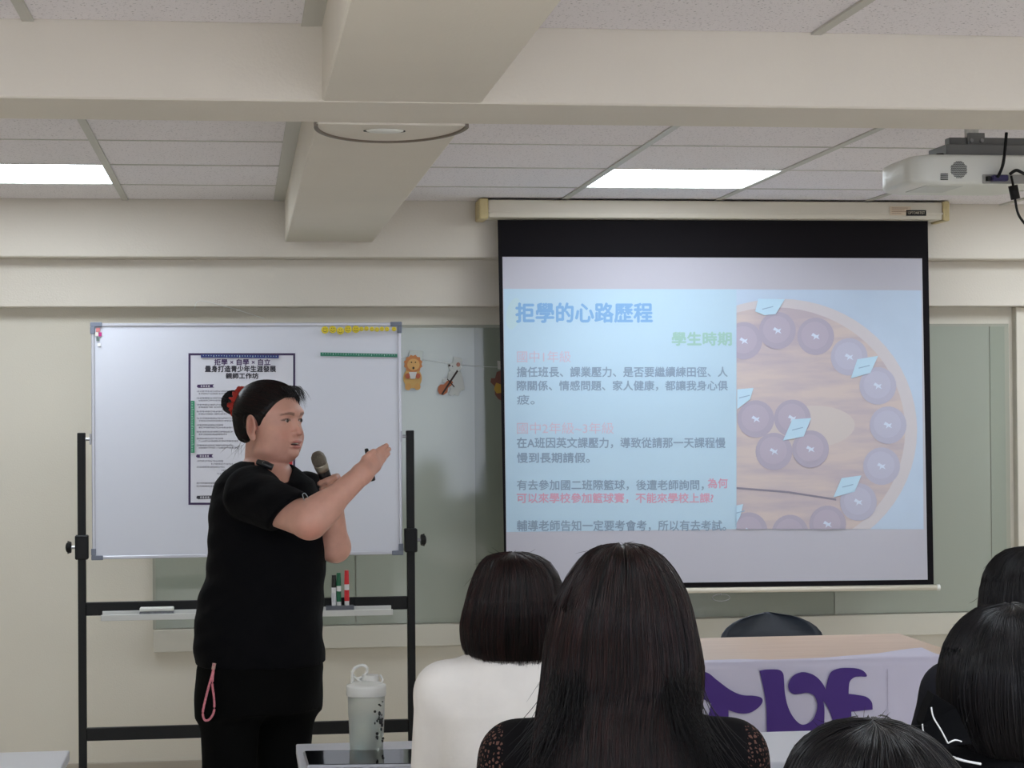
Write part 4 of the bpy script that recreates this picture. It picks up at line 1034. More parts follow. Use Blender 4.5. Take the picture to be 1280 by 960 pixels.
def hair_shell(root, q, Dist, prof, vc, vd, M, M2, nst, seed, open_face=.9, jitter=.006, wisps=60, thick=.01, rad=.0006, wave=.004, part=0.0, name='hair', top_c=None):
    """hair seen from behind. prof: (py, Lpx, Rpx) from crown to tips at distance Dist; vc, vd: centre and half depth (away axis) at
    each level; a shell plus strands lying on it"""
    rg = np.random.default_rng(seed); lev = []; m0_ = (prof[0][1]+prof[0][2])/2
    prof = [(prof[0][0]-.5, m0_-1, m0_+1)]+list(prof); vc = [vc[0]]+list(vc); vd = [.004]+list(vd)
    for py_, L, R_ in prof:
        a = fr(L, py_, Dist)-q; b = fr(R_, py_, Dist)-q; lev.append(((a[0]+b[0])/2, (b[0]-a[0])/2, (a[2]+b[2])/2+q[2]))
    lev = np.array(lev); vc = np.array(vc, float); vd = np.array(vd, float)
    ds = np.hypot(np.diff(lev[:, 1]), np.diff(lev[:, 2])); s = np.concatenate([[0], np.cumsum(ds)]); s /= s[-1]
    def at(t): return [np.interp(t, s, k_) for k_ in (lev[:, 0], lev[:, 1], lev[:, 2], vc, vd)]
    zf = lev[0, 2]-.075                                     # below this the face stays open
    def pos(t, ph, rho):
        cu, hw_, z_, c_, d_ = at(t); return np.stack([cu+hw_*rho*np.cos(ph), c_+d_*rho*np.sin(ph), z_], -1)
    # shell
    m_, n_ = 44, 72; t = np.linspace(0, .965, m_)[:, None]; ph = np.linspace(0, 2*pi, n_, endpoint=False)[None, :]
    t2 = np.broadcast_to(t, (m_, n_)); p2 = np.broadcast_to(ph, (m_, n_))
    rho = .955+.012*np.sin(p2*23+rg.random()*6)+.008*np.sin(p2*41+t2*3)
    O_ = pos(t2, p2, rho); I_ = pos(t2, p2, rho-.12); I_[:, :, 2] -= .012*(1-t2)
    keep = ~((O_[:, :, 2] < zf) & (np.sin(p2) > math.cos(open_face)))
    V = np.concatenate([O_.reshape(-1, 3), I_.reshape(-1, 3)]); N = m_*n_; Fs = []
    kf = lambda i, j: keep[i, j % n_] and keep[i+1, j % n_] and keep[i, (j+1) % n_] and keep[i+1, (j+1) % n_]
    for i in range(m_-1):
        for j in range(n_):
            if not kf(i, j): continue
            a, b, c, d = i*n_+j, i*n_+(j+1) % n_, (i+1)*n_+(j+1) % n_, (i+1)*n_+j
            Fs.append((a, d, c, b)); Fs.append((a+N, b+N, c+N, d+N))
            if i == m_-2 or not kf(i+1, j): Fs.append((d, d+N, c+N, c))
            if not kf(i, (j+1) % n_): Fs.append((b, c, c+N, b+N))
            if not kf(i, (j-1) % n_): Fs.append((a, a+N, d+N, d))
    hair = np_mesh(name, V, np.array(Fs), M, root)
    # strands
    K = 26; ph = rg.uniform(0, 2*pi, nst); ph = np.where((np.sin(ph) > math.cos(open_face)) & (rg.random(nst) < .8), -ph, ph)
    end = rg.uniform(.72, 1.05, nst); end = np.where(np.sin(ph) > math.cos(open_face+.1), np.interp(zf, lev[::-1, 2], s[::-1]), end)
    st0 = rg.uniform(0, .22, nst)*(rg.random(nst) < .8); st0 = st0+rg.uniform(0, .35, nst)*(rg.random(nst) < .3)
    f = np.linspace(0, 1, K)[None, :]; tt = st0[:, None]+(end-st0)[:, None]*f
    clump = .5+.5*np.sin(ph*17+rg.random()*7); rh = .965+.03*clump+rg.uniform(-.014, .022, nst)
    php = ph[:, None]+np.sin(tt*rg.uniform(2, 5, (nst, 1))+rg.uniform(0, 6, (nst, 1)))*wave/.1*.35*tt+rg.normal(0, .05, (nst, 1))*tt
    rr = rh[:, None]+rg.normal(0, jitter, (nst, 1))*tt*2+.012*np.sin(tt*14+ph[:, None]*5)*tt
    cu, hw_, z_, c_, d_ = at(np.clip(tt, 0, 1)); over = np.clip(tt-1, 0, 1)
    P = np.stack([cu+hw_*rr*np.cos(php)+part*(1-tt)**6*np.sign(np.cos(php)), c_+d_*rr*np.sin(php), z_-over*.25+rg.normal(0, .0015, (nst, 1))], -1)
    half_ = nst//2
    strands('hair_strands', P[:half_], rad, M, hair); strands('hair_strands', P[half_:], rad, M2, hair)
    # flyaways
    if wisps:
        ph = rg.uniform(0, 2*pi, wisps); s0 = rg.uniform(0, .8, wisps); p0 = pos(s0, ph, .98); out = np.stack([np.cos(ph), np.sin(ph)*.8, np.clip(.9-s0*1.6, -.5, 1)], -1)
        L_ = rg.uniform(.015, .055, wisps); cur = rg.normal(0, .5, (wisps, 3)); f = np.linspace(0, 1, 10)[None, :, None]
        down = np.array([0, 0, -1.0]); P = p0[:, None, :]+(out[:, None, :]*f*.45+cur[:, None, :]*f*f*.35+down*f*(.2+s0[:, None, None]))*L_[:, None, None]
        strands('loose_hair', P, .00035, M, hair)
    return hair, pos

black_h = hair_mat('hair_black', (9, 7, 8)); black_h2 = hair_mat('hair_black_soft', (18, 13, 15), .42)
brown_h = hair_mat('hair_brown_black', (9, 5, 5), .42); brown_h2 = hair_mat('hair_brown', (38, 18, 16), .42)
SK = (206, 160, 138)

# ---- woman in the white shirt
D1 = 4.2; root, T, zc, SZ, q = seated('seated person with short dark bob and white T-shirt, seen from behind', (641, 694), D1, fr(600, 830, D1)[2]+.0, .150, (226, 221, 216), 'shirt_white', SK, (50, 52, 60), splay=.012)
prof = [(692.5, 632, 650), (693.5, 622, 661), (698, 607, 675), (706, 599, 688), (719, 592, 697), (733, 587, 702), (746, 583, 706), (762, 579, 709), (780, 576, 711), (800, 577, 711), (812, 580, 706), (824, 588, 700)]
hair_shell(root, q, D1, prof, [-.0, -.0, 0, 0, 0, 0, -.005, -.008, -.01, -.012, -.014, -.018], [.03, .05, .075, .09, .102, .11, .114, .115, .112, .107, .1, .09], brown_h, brown_h2, 3400, 1)
audience_chair(q, 'grey chair under the person in the white T-shirt')
# ---- woman with long hair, black lace top
D2 = 3.5; root, T, zc, SZ, q = seated('seated person with very long dark hair and black lace top, in the centre foreground', (776, 684), D2, fr(650, 912, D2)[2]+.01, .192, (9, 7, 9), 'top_black', SK, (30, 30, 36))
prof = [(682, 765, 790), (684.5, 750, 806), (690, 738, 818), (698, 728, 829), (710, 718, 840), (724, 708, 849), (740, 700, 857), (758, 692, 863), (780, 686, 868), (805, 681, 873), (830, 678, 876), (858, 675, 874), (884, 671, 869), (908, 668, 868), (935, 664, 872), (975, 668, 868), (1010, 690, 850)]
vcs = [0, 0, 0, 0, 0, 0, -.005, -.01, -.015, -.02, -.03, -.045, -.07, -.095, -.115, -.128, -.13]
vds = [.03, .055, .075, .092, .104, .112, .116, .118, .116, .11, .1, .085, .068, .055, .045, .036, .03]
hair_shell(root, q, D2, prof, vcs, vds, brown_h, brown_h2, 6500, 2, part=.004, wisps=110, wave=.008, rad=.0006)
# hair spread over the shoulders
rg = np.random.default_rng(5); n = 300; sd_ = rg.choice([-1, 1], n); f = np.linspace(0, 1, 16)[None, :]
a0 = rg.uniform(.06, .125, n)[:, None]; ln = rg.uniform(.1, .22, n)[:, None]; cw = rg.uniform(0, .09, n)[:, None]
x = sd_[:, None]*(a0+cw*f**1.5); z = SZ+.11-rg.uniform(0, .05, n)[:, None]-ln*f; y = -.105-rg.uniform(0, .02, n)[:, None]-.035*f**.8
strands('hair_strands', np.stack([x, y, z], -1), .0006, brown_h, root)
# lace on the shoulders and sleeves: an openwork pattern in the cloth, skin between the threads
def lace_mat(M):
    nt = M.node_tree; b = nt.nodes['Principled BSDF']; L = nt.links
    tc = nt.nodes.new('ShaderNodeTexCoord'); v = nt.nodes.new('ShaderNodeTexVoronoi'); v.feature = 'DISTANCE_TO_EDGE'; v.inputs['Scale'].default_value = 130; v.inputs['Randomness'].default_value = .8
    L.new(tc.outputs['Object'], v.inputs['Vector'])
    gt = nt.nodes.new('ShaderNodeMath'); gt.operation = 'GREATER_THAN'; gt.inputs[1].default_value = .22; L.new(v.outputs['Distance'], gt.inputs[0])
    sp = nt.nodes.new('ShaderNodeSeparateXYZ'); L.new(tc.outputs['Object'], sp.inputs[0])
    ab = nt.nodes.new('ShaderNodeMath'); ab.operation = 'ABSOLUTE'; L.new(sp.outputs[0], ab.inputs[0])
    m1 = nt.nodes.new('ShaderNodeMath'); m1.operation = 'GREATER_THAN'; m1.inputs[1].default_value = .204; L.new(ab.outputs[0], m1.inputs[0])
    mu = nt.nodes.new('ShaderNodeMath'); mu.operation = 'MULTIPLY'; L.new(gt.outputs[0], mu.inputs[0]); L.new(m1.outputs[0], mu.inputs[1])
    mx = nt.nodes.new('ShaderNodeMix'); mx.data_type = 'RGBA'; mx.inputs['A'].default_value = lin((9, 7, 9)); mx.inputs['B'].default_value = lin((96, 68, 60)); L.new(mu.outputs[0], mx.inputs['Factor'])
    L.new(mx.outputs['Result'], b.inputs['Base Color'])
lace_mat(MATS['top_black'])
audience_chair(q, 'grey chair under the person with long hair and black top')
# ---- far right, behind
D4 = 4.15; root, T, zc, SZ, q = seated('person with black hair at the right edge, behind the one with the piped collar', (1292, 686), D4, fr(1290, 830, D4)[2], .185, (34, 34, 40), 'top_dark', SK, (40, 40, 46))
prof = [(685, 1284, 1300), (686.5, 1271, 1312), (690, 1258, 1324), (698, 1245, 1337), (709, 1236, 1346), (722, 1230, 1352), (740, 1226, 1357), (760, 1223, 1360), (785, 1222, 1361), (810, 1224, 1359), (830, 1230, 1352)]
hair_shell(root, q, D4, prof, [0, 0, 0, 0, 0, 0, -.005, -.01, -.012, -.014, -.018], [.03, .05, .075, .09, .102, .11, .114, .115, .11, .1, .09], black_h, black_h2, 2600, 8)
audience_chair(q, 'grey chair under the person furthest right')
# ---- right, bob with the piped collar
D3 = 3.3; root, T, zc, SZ, q = seated('person with glossy black bob and black top with white collar piping, lower right', (1262, 760), D3, fr(1262, 950, D3)[2], .185, (8, 8, 10), 'top_piped', SK, (30, 30, 36))
prof = [(758, 1252, 1276), (760, 1236, 1290), (766, 1218, 1304), (777, 1203, 1320), (791, 1191, 1332), (808, 1182, 1340), (828, 1176, 1347), (850, 1172, 1352), (872, 1172, 1354), (892, 1176, 1352), (912, 1184, 1346), (932, 1197, 1336), (950, 1222, 1322)]
hair_shell(root, q, D3, prof, [0, 0, 0, 0, 0, 0, -.005, -.008, -.01, -.012, -.014, -.016, -.02], [.03, .055, .075, .092, .104, .112, .116, .116, .114, .11, .104, .096, .08], black_h, black_h2, 4600, 9, wisps=90)
pipe = mat('piping_white', (222, 222, 222), .6)
def fq(px, py, dv): a = fr(px, py, D3+dv); return Vector(a-np.array([q[0], q[1], 0]))
colM = mat('collar_black', (8, 8, 10), .95, spec=.08)
C1 = [fq(1168, 868, -.13), fq(1160, 885, -.14), fq(1153, 905, -.145), fq(1160, 925, -.15), fq(1186, 932, -.155), fq(1215, 930, -.15), fq(1195, 885, -.11)]
b = NB(); vs = [b.verts.new(p) for p in C1]; b.faces.new(vs); r2 = bmesh.ops.extrude_face_region(b, geom=b.faces[:])
for v in [e for e in r2['geom'] if isinstance(e, bmesh.types.BMVert)]: v.co += Vector((0, .05, 0))
bmesh.ops.recalc_face_normals(b, faces=b.faces[:]); obj('collar', tri(b), colM, root)
b = NB(); tube(b, [fq(1164, 884, -.165), fq(1167, 897, -.168), fq(1176, 912, -.172), fq(1185, 929, -.176)],   .0012, 6); tube(b, [fq(1185, 929, -.176), fq(1194, 925, -.172), fq(1202, 927, -.168)],   .0012, 6, 3)
obj('piping', b, pipe, root, True)
b = NB(); tube(b, [fq(1153, 905, -.16), fq(1154, 914, -.16), fq(1158, 922, -.16)],   .0012, 6, 3); obj('piping', b, pipe, root, True)
b = NB(); tube(b, [fq(1190, 946, -.17), fq(1205, 951, -.17), fq(1226, 955, -.165)], .002, 6, 3); obj('piping', b, pipe, root, True)
audience_chair(q, 'grey chair under the person with the piped collar')
# ---- front bottom
D5 = 2.3; root, T, zc, SZ, q = seated('person with black hair in front, only the crown showing at the bottom edge', (1090, 908), D5, fr(1090, 908, D5)[2]-.29, .18, (60, 60, 70), 'top_grey', SK, (40, 40, 46))
prof = [(905, 1080, 1102), (906.5, 1062, 1120), (911, 1042, 1138), (919, 1023, 1156), (930, 1006, 1172), (944, 993, 1186), (960, 984, 1197), (985, 975, 1206), (1020, 970, 1210), (1060, 970, 1210), (1100, 974, 1205), (1130, 985, 1195)]
hair_shell(root, q, D5, prof, [0, 0, 0, 0, 0, 0, -.005, -.008, -.01, -.012, -.014, -.018], [.03, .055, .075, .092, .104, .112, .116, .117, .114, .108, .1, .09], black_h, black_h2, 4200, 11, wisps=70)
audience_chair(q, 'grey chair under the person nearest the camera')

# ================================================================== the presenter
DP = 5.7; q0 = fr(325, 700, DP); base = frame_world((q0[0], q0[1], 0)); O3 = np.array([q0[0], q0[1], 0.])
per = thing('person', 'standing presenter in black T-shirt with hair bun and red scrunchie, holding a microphone', 'person', base, -TH)
def Fp(px, py, v=0): return fr(px, py, DP+v)-O3
be = radians(29); fd = np.array([cos(be), -sin(be), 0]); sd3 = np.array([-sin(be), -cos(be), 0])
hc = Fp(334, 534, 0); tl = radians(0)
Tm = np.array([sd3, fd*cos(tl)-np.array([0, 0, 1.])*sin(tl), np.array([0, 0, 1.])*cos(tl)+fd*sin(tl)]); T = (hc, Tm)
WD = 1.06
neckb = Fp(331, 592, .0)
sR, eR, wR = Fp(312, 619, -.15), Fp(387, 651.5, -.37), Fp(453, 592, -.31)
sL, eL, wL = Fp(383, 616, .13), Fp(419, 684, .0), Fp(416, 626, -.06)
TL = [(572, 312, 346), (580, 293, 362), (590, 280, 376), (602, 271, 391), (622, 265, 399), (650, 262, 403), (690, 262, 407), (720, 258, 406), (745, 251, 403), (772, 244.5, 402), (800, 244.5, 403), (829, 246, 405)]
vdep = [.05, .075, .10, .125, .15, .162, .165, .165, .168, .172, .172, .168]
Z = []; Cc = []; Hh = []
for (py_, L, R_), d in list(zip(TL, vdep))[::-1]:
    a, b_ = Fp(L, py_), Fp(R_, py_); Z.append(a[2]); Cc.append(((a[0]+b_[0])/2, .0)); Hh.append(((b_[0]-a[0])/2, d))
hipZ = Z[0]
gx = np.array(axis_pts((-.26, -.16, .005), (-.16, .17, .0022), (.17, .4, .0026)))
gy = np.array(axis_pts((-.46, -.39, .0045), (-.39, -.16, .0026), (-.16, .13, .0026), (.13, .26, .006)))
zs_ = Fp(330, 650)[2]; gz = np.array(axis_pts((-.01, hipZ, .014), (hipZ, zs_-.1, .008), (zs_-.1, hc[2]-.13, .0036), (hc[2]-.13, hc[2]+.07, .0021), (hc[2]+.07, hc[2]+.16, .004)))
g = Grid(gx, gy, gz)
head(g, T, True, WD)
g.cap(neckb+np.array([.0, .0, -.03]), hc+np.array([-.012, 0.012, -.045]), .060, .050, .018)
g.loft(Z, Cc, [(a-.016, b-.016) for a, b in Hh], .03, 0, 2.25)
g.cap(sR, eR, .056, .046, .02); g.cap(eR, wR, .043, .027, .022); g.ell(eR+(wR-eR)*.25, (.042, .040, .038), .03)
g.cap(sL, eL, .050, .041, .02); g.cap(eL, wL, .039, .027, .02)
# raised right hand, open, pointing to the screen
def chain(pts, rads, k=.003):
    for i in range(len(pts)-1): g.cap(pts[i], pts[i+1], rads[i], rads[i+1], k if i else .008)
kn = [Fp(467, 568, -.262), Fp(470.5, 573, -.258), Fp(471.5, 578.5, -.262), Fp(469.5, 584, -.272)]
for k_ in kn: g.cap(wR, k_, .023, .0115, .012)
g.ell(Fp(463, 580, -.275), (.024, .020, .024), .012)
chain([kn[0], Fp(475, 562.5, -.245), Fp(479.5, 559.5, -.235), Fp(483, 557, -.225)], [.0098, .0085, .0077, .0068], .002)
chain([kn[1], Fp(478, 567.5, -.238), Fp(482.5, 564, -.226), Fp(486, 561.5, -.216)], [.0098, .0086, .0078, .0068], .002)
chain([kn[2], Fp(478.5, 573, -.244), Fp(482, 569.8, -.234), Fp(485, 567.2, -.226)], [.0095, .0083, .0075, .0066], .002)
chain([kn[3], Fp(475, 579, -.258), Fp(478, 576, -.25), Fp(480.3, 573.6, -.244)], [.0088, .0076, .0068, .006], .002)
chain([Fp(455, 583, -.30), Fp(457, 574, -.29), Fp(462, 568.5, -.285), Fp(467, 564.5, -.28)], [.014, .0108, .0094, .008], .003)
# left hand closed round the microphone
mh0, mh1 = Fp(398.7, 575, -.135), Fp(415, 618, -.095); md = (mh1-mh0)/np.linalg.norm(mh1-mh0)
g.cap(wL, Fp(418, 611, -.07), .027, .024, .012); g.ell(Fp(418.5, 606, -.072), (.024, .022, .030), .01)
for i, f in enumerate((.60, .76, .92, 1.06)):
    m0 = mh0+(mh1-mh0)*f; rt = np.array([.9, 0, .35]); rt /= np.linalg.norm(rt); fwv = np.array([0, -1., 0])
    chain([m0+rt*.030+fwv*-.002, m0+rt*.024+fwv*.019, m0+rt*.004+fwv*.0235, m0-rt*.016+fwv*.017, m0-rt*.0215+fwv*.003], [.0092, .0092, .0086, .0078, .0068], .002)
m0 = mh0+(mh1-mh0)*.86; chain([m0+np.array([.012, .022, -.012]), m0+np.array([-.010, .021, .002]), m0+np.array([-.022, .008, .018]), m0+np.array([-.021, -.006, .028])], [.013, .0105, .0095, .008])
# legs
hipR, kneR, ankR = Fp(296, 842, -.05), Fp(287, 990, -.07), Fp(272, 1140, -.03); hipL, kneL, ankL = Fp(357, 842, .06), Fp(352, 990, .05), Fp(350, 1140, .07)
for h_, k_, a_ in ((hipR, kneR, ankR), (hipL, kneL, ankL)):
    g.cap(h_, k_, .062, .045, .03); g.cap(k_, a_, .044, .032, .02); a2 = a_.copy(); a2[2] = .045; g.cap(a_, a2, .036, .036, .02); g.cap(a2, a2+fd*.13, .034, .026, .02)
V, F_ = g.mesh('body')
PR_SK = (208, 158, 140)
col = skin_col(V, T, PR_SK, (184, 118, 108), .6, WD)
d_ = np.linalg.norm(V-(eR+np.array([.01, -.03, -.035])), axis=1); col += (linc((196, 118, 98))-col)*np.clip(1-d_/.05, 0, 1)[:, None]*.55
np_mesh('body', V, F_, attr_mat('presenter_skin', .48, .4, .1), per, col)
for s in (-1, 1):
    c = T[0]+np.array((s*.031*WD, .0795, .0185))@Tm; ey = obj('eye', sph(NB(), c, .0125, 24), eyeM, per, True)
    c2 = T[0]+np.array((s*.031*WD-.0022, .0882, .0183))@Tm; obj('iris', sph(NB(), c2, .0064, 16), irisM, ey, True)
b = NB(); tc_ = T[0]+np.array((0, .0925, -.0455))@Tm; sph(b, tc_, .011, 14, (1, .5, .16)); obj('teeth', b, mat('teeth', (206, 196, 184), .3), per, True)
# shirt
g = Grid(np.arange(-.26, .34, .0048), np.arange(-.40, .24, .0055), np.arange(hipZ-.02, hc[2]-.02, .0048))
hemR = Fp(357, 645, -.27); dR = (eR-sR)/np.linalg.norm(eR-sR)
g.cap(sR, sR+(eR-sR)*.78, .072, .064, .03); g.ell(Fp(322, 606, -.1), (.07, .07, .05), .04)
dL = (eL-sL)/np.linalg.norm(eL-sL); g.cap(sL, sL+(eL-sL)*.66, .062, .06, .03)
hp_ = sR+(eR-sR)*.52; hp_ = Fp(358, 646.5, -.27); nR = np.array([.55, -.22, -.70])
g.half(hp_, nR, hp_-np.array([.07, .2, .12]), hp_+np.array([.16, .09, .09]), .003)
hp_ = sL+(eL-sL)*.60; g.half(hp_, dL, hp_-np.array([.02, .12, .12]), hp_+np.array([.14, .1, .08]), .003)
g.loft(Z, Cc, Hh, .02, .002, 2.25)
# neck opening with a shallow V to the front
g.cap(neckb+np.array([.004, 0, .012]), hc, .066, .07, .004, 'sub')
vb_ = Fp(354.5, 601, -.1)
for t_ in np.linspace(0, 1, 8): 
    c = vb_*(t_)+(neckb+np.array([.02, -.03, .02]))*(1-t_); g.ell(c+np.array([.01, -.01, .01*(1-t_)]), (.048*(1-t_)+.004, .05*(1-t_)+.04, .045*(1-t_)+.006), .003, 'sub')
V, F_ = g.mesh('shirt')
fold = .0035*np.sin(V[:, 2]*42+V[:, 0]*26+np.sin(V[:, 1]*18)*1.5)*np.clip((hc[2]-.22-V[:, 2])*5, 0, 1)+.002*np.sin(V[:, 2]*90-V[:, 0]*60)
V = V+np.stack([fold*.5, fold, 0*fold], 1)
shM = mat('shirt_black', (8, 8, 11), .9, bump=.3, bscale=26, spec=.12); np_mesh('shirt', V, F_, shM, per)
# trousers
g = Grid(np.arange(-.26, .26, .008), np.arange(-.26, .26, .008), np.arange(.01, hipZ+.05, .009))
lv = [(815, 251, 401), (835, 247.5, 404), (860, 250, 401), (885, 253, 397)]
Zt = []; Ct = []; Ht = []
for py_, L, R_ in lv[::-1]:
    a, b_ = Fp(L, py_), Fp(R_, py_); Zt.append(a[2]); Ct.append(((a[0]+b_[0])/2, 0)); Ht.append(((b_[0]-a[0])/2, .164))
for (x0_, x1_, h_, a_) in ((254, 322, hipR, ankR), (322, 393, hipL, ankL)):
    p0_, p1_ = Fp((x0_+x1_)/2, 880, h_[1]), Fp((x0_+x1_)/2+(-2 if x0_ < 300 else -6), 985, h_[1]); p2_ = a_.copy(); p2_[2] = .10
    g.cap(p0_, p1_, .083, .072, .03); g.cap(p1_, p2_, .072, .066, .03)
g.loft(Zt, Ct, Ht, .07, 0, 2.3)
V, F_ = g.mesh('trousers'); V[:, 1] += .003*np.sin(V[:, 2]*33+V[:, 0]*20)
np_mesh('trousers', V, F_, mat('trousers_black', (7, 7, 7), .95, bump=.2, bscale=24, spec=.1), per)
for a_ in (ankR, ankL):
    b = NB(); c = a_+fd*.06; mt = Matrix.Translation((c[0], c[1], .042)) @ Matrix.Rotation(math.atan2(fd[1], fd[0]), 4, 'Z') @ Matrix.Diagonal((.145, .052, .045, 1))
    bmesh.ops.create_uvsphere(b, u_segments=20, v_segments=12, radius=1, matrix=mt); obj('shoe', b, mat('shoe_dark', (40, 40, 44), .6), per, True)
# hair: swept back cap to a bun
gl = Grid(np.arange(-.10, .10, .0026), np.arange(-.15, .12, .0026), np.arange(-.10, .15, .0026))
I3 = (np.zeros(3), np.eye(3))
gl.ell((0, -.004, .042), (.083*WD, .094, .089), .01); gl.ell((0, .03, .050), (.071*WD, .067, .069), .02); gl.ell((0, -.034, -.004), (.064*WD, .055, .055), .02)
def face_cut(x, y, z):       # everything in front of the hairline goes
    yl = np.interp(z, [-.09, -.05, -.02, -.004, .006, .02, .031, .05, .07, .085, .1, .12], [-.03, -.028, -.022, .008, .030, .038, .046, .059, .070, .080, .1, .2])
    ax_ = np.abs(x)
    return yl+.010*(ax_ < 0)-y
gl.op(face_cut, (-.1, -.15, -.1), (.1, .12, .15), .006, 'sub')
def nape(x, y, z): return z+.042+.0*x+.0*y
gl.op(nape, (-.1, -.15, -.11), (.1, .12, .15), .01, 'sub')
for s in (-1, 1): gl.ell((s*.086, .002, .002), (.022, .0225, .034), .004, 'sub')
V, F_ = gl.mesh('hair'); L2W = lambda P: T[0]+P@Tm
hair = np_mesh('hair', L2W(V), F_, black_h, per)
bun = np.array((.022, -.088, .070)); rg = np.random.default_rng(21); n = 2600; K = 16
th_ = rg.uniform(0, 2*pi, n); hx_ = WD*.084*np.cos(th_)
# start points along the hairline, ends at the bun, riding on the cap
from mathutils.bvhtree import BVHTree
cap_tree = BVHTree.FromPolygons([tuple(v) for v in V], [tuple(q) for q in F_]); CC = Vector((0, -.004, .042))
def rad_to(d):      # distance from the cap centre to its surface in direction d
    D_ = d.reshape(-1, 3); r_ = np.empty(len(D_))
    for i, v in enumerate(D_.tolist()):
        h = cap_tree.ray_cast(CC, Vector(v)); r_[i] = h[3] if h[3] is not None else .05
    return r_.reshape(d.shape[:-1])
zz_ = rg.uniform(-.045, .1, n); sg = rg.choice([-1, 1], n)
yl = np.interp(zz_, [-.09, -.05, -.02, .0, .02, .04, .06, .08, .098, .12], [-.045, -.04, -.037, -.01, .026, .036, .048, .062, .080, .084])-rg.uniform(0, .09, n)*(rg.random(n) < .6)
xx = sg*np.sqrt(np.clip(1-((yl+.004)/.094)**2-((zz_-.042)/.089)**2, .0, 1))*.083*WD; xx = np.where(rg.random(n) < .25, xx*rg.random(n), xx)
S = np.stack([xx, yl+.004, zz_-.042], -1); S /= np.linalg.norm(S, axis=1, keepdims=True)
Eb = bun+np.array((0, .004, -.042)); Eb = Eb/np.linalg.norm(Eb); E_ = Eb+rg.normal(0, .10, (n, 3)); E_ /= np.linalg.norm(E_, axis=1, keepdims=True)
f = np.linspace(0, 1, K)[None, :, None]; om = np.arccos(np.clip((S*E_).sum(1), -.99, 1))[:, None, None]
dd = (np.sin((1-f)*om)*S[:, None, :]+np.sin(f*om)*E_[:, None, :])/np.sin(om); dd /= np.linalg.norm(dd, axis=2, keepdims=True)
Pp = dd*(rad_to(dd)+.0008+.0014*np.sin(f[..., 0]*pi)*rg.random((n, 1)))[..., None]+np.array((0, -.004, .042))
HZ = [-.09, -.05, -.02, -.004, .006, .02, .031, .05, .07, .085, .1, .12]; HY = [-.03, -.028, -.022, .008, .031, .039, .044, .055, .068, .079, .1, .2]
okm = (Pp[:, :, 1] < np.interp(Pp[:, :, 2], HZ, HY)+.005).all(1) & ~((np.abs(Pp[:, :, 0]) > .06) & (Pp[:, :, 2] < .035) & (np.abs(Pp[:, :, 1]-.006) < .023)).any(1); Pp = Pp[okm]; n = len(Pp)
strands('hair_strands', L2W(Pp[:n//2]), .0006, black_h, hair); strands('hair_strands', L2W(Pp[n//2:]), .0006, black_h2, hair)
n = 5200; dS = rg.normal(0, 1, (n, 3)); dS /= np.linalg.norm(dS, axis=1, keepdims=True); dS[:, 2] = np.abs(dS[:, 2])*np.where(rg.random(n) < .75, 1, -1); E_ = Eb+rg.normal(0, .08, (n, 3)); E_ /= np.linalg.norm(E_, axis=1, keepdims=True)
f = np.linspace(0, 1, K)[None, :, None]*rg.uniform(.35, .7, (n, 1, 1)); om = np.arccos(np.clip((dS*E_).sum(1), -.98, .98))[:, None, None]
dd = (np.sin((1-f)*om)*dS[:, None, :]+np.sin(f*om)*E_[:, None, :])/np.sin(om); dd /= np.linalg.norm(dd, axis=2, keepdims=True)
Pp = dd*(rad_to(dd)+.0006+.0016*np.sin(np.linspace(0, 1, K)[None, :]*pi)*rg.random((n, 1)))[..., None]+np.array((0, -.004, .042))
okm = (Pp[:, :, 1] < np.interp(Pp[:, :, 2], HZ, HY)+.003).all(1) & (Pp[:, :, 2] > -.035).all(1) & ~((np.abs(Pp[:, :, 0]) > .06) & (Pp[:, :, 2] < .035) & (np.abs(Pp[:, :, 1]-.006) < .023)).any(1); Pp = Pp[okm]; n = len(Pp)
strands('hair_strands', L2W(Pp[:n//2]), .0005, black_h, hair); strands('hair_strands', L2W(Pp[n//2:]), .0005, brown_h2, hair)
# bun, scrunchie
b = NB(); bc = L2W(bun+np.array((0, -.012, 0))); sph(b, bc, .031, 24, (1, .95, 1))
obj('hair_bun', b, black_h, hair, True)
n = 420; u = rg.uniform(0, 2*pi, n); w_ = rg.uniform(-1, 1, n); tt = np.linspace(0, 1, 12)[None, :]; a = u[:, None]+tt*2.4; el_ = w_[:, None]*1.1
P = np.stack([np.cos(a)*np.cos(el_)*.033, np.sin(el_)*.031+0*a, np.sin(a)*np.cos(el_)*.033], -1)+rg.normal(0, .0008, (n, 12, 3))
strands('hair_strands', bc+P, .0007, black_h2, hair)
axv = (L2W(bun+np.array((0, -.02, .0)))-L2W(np.array((0, .01, .03)))); axv /= np.linalg.norm(axv); a1 = np.cross(axv, [0, 0, 1.]); a1 /= np.linalg.norm(a1); a2 = np.cross(a1, axv)
cs = L2W(bun+np.array((0, .010, .002))); nu, nv = 90, 14; U_, V_ = np.meshgrid(np.linspace(0, 2*pi, nu, endpoint=False), np.linspace(0, 2*pi, nv, endpoint=False), indexing='ij')
rl = .030+.003*np.sin(U_*7+1); rs = .0125+.003*np.sin(U_*13)+.0022*np.sin(U_*23+V_*2); 
P = cs+(a1*np.cos(U_)[..., None]+a2*np.sin(U_)[..., None])*(rl+rs*np.cos(V_))[..., None]+axv*(rs*np.sin(V_)*1.15+.002*np.sin(U_*11))[..., None]
I_ = np.arange(nu*nv).reshape(nu, nv); Q = np.stack([I_, np.roll(I_, -1, 0), np.roll(np.roll(I_, -1, 0), -1, 1), np.roll(I_, -1, 1)], -1).reshape(-1, 4)
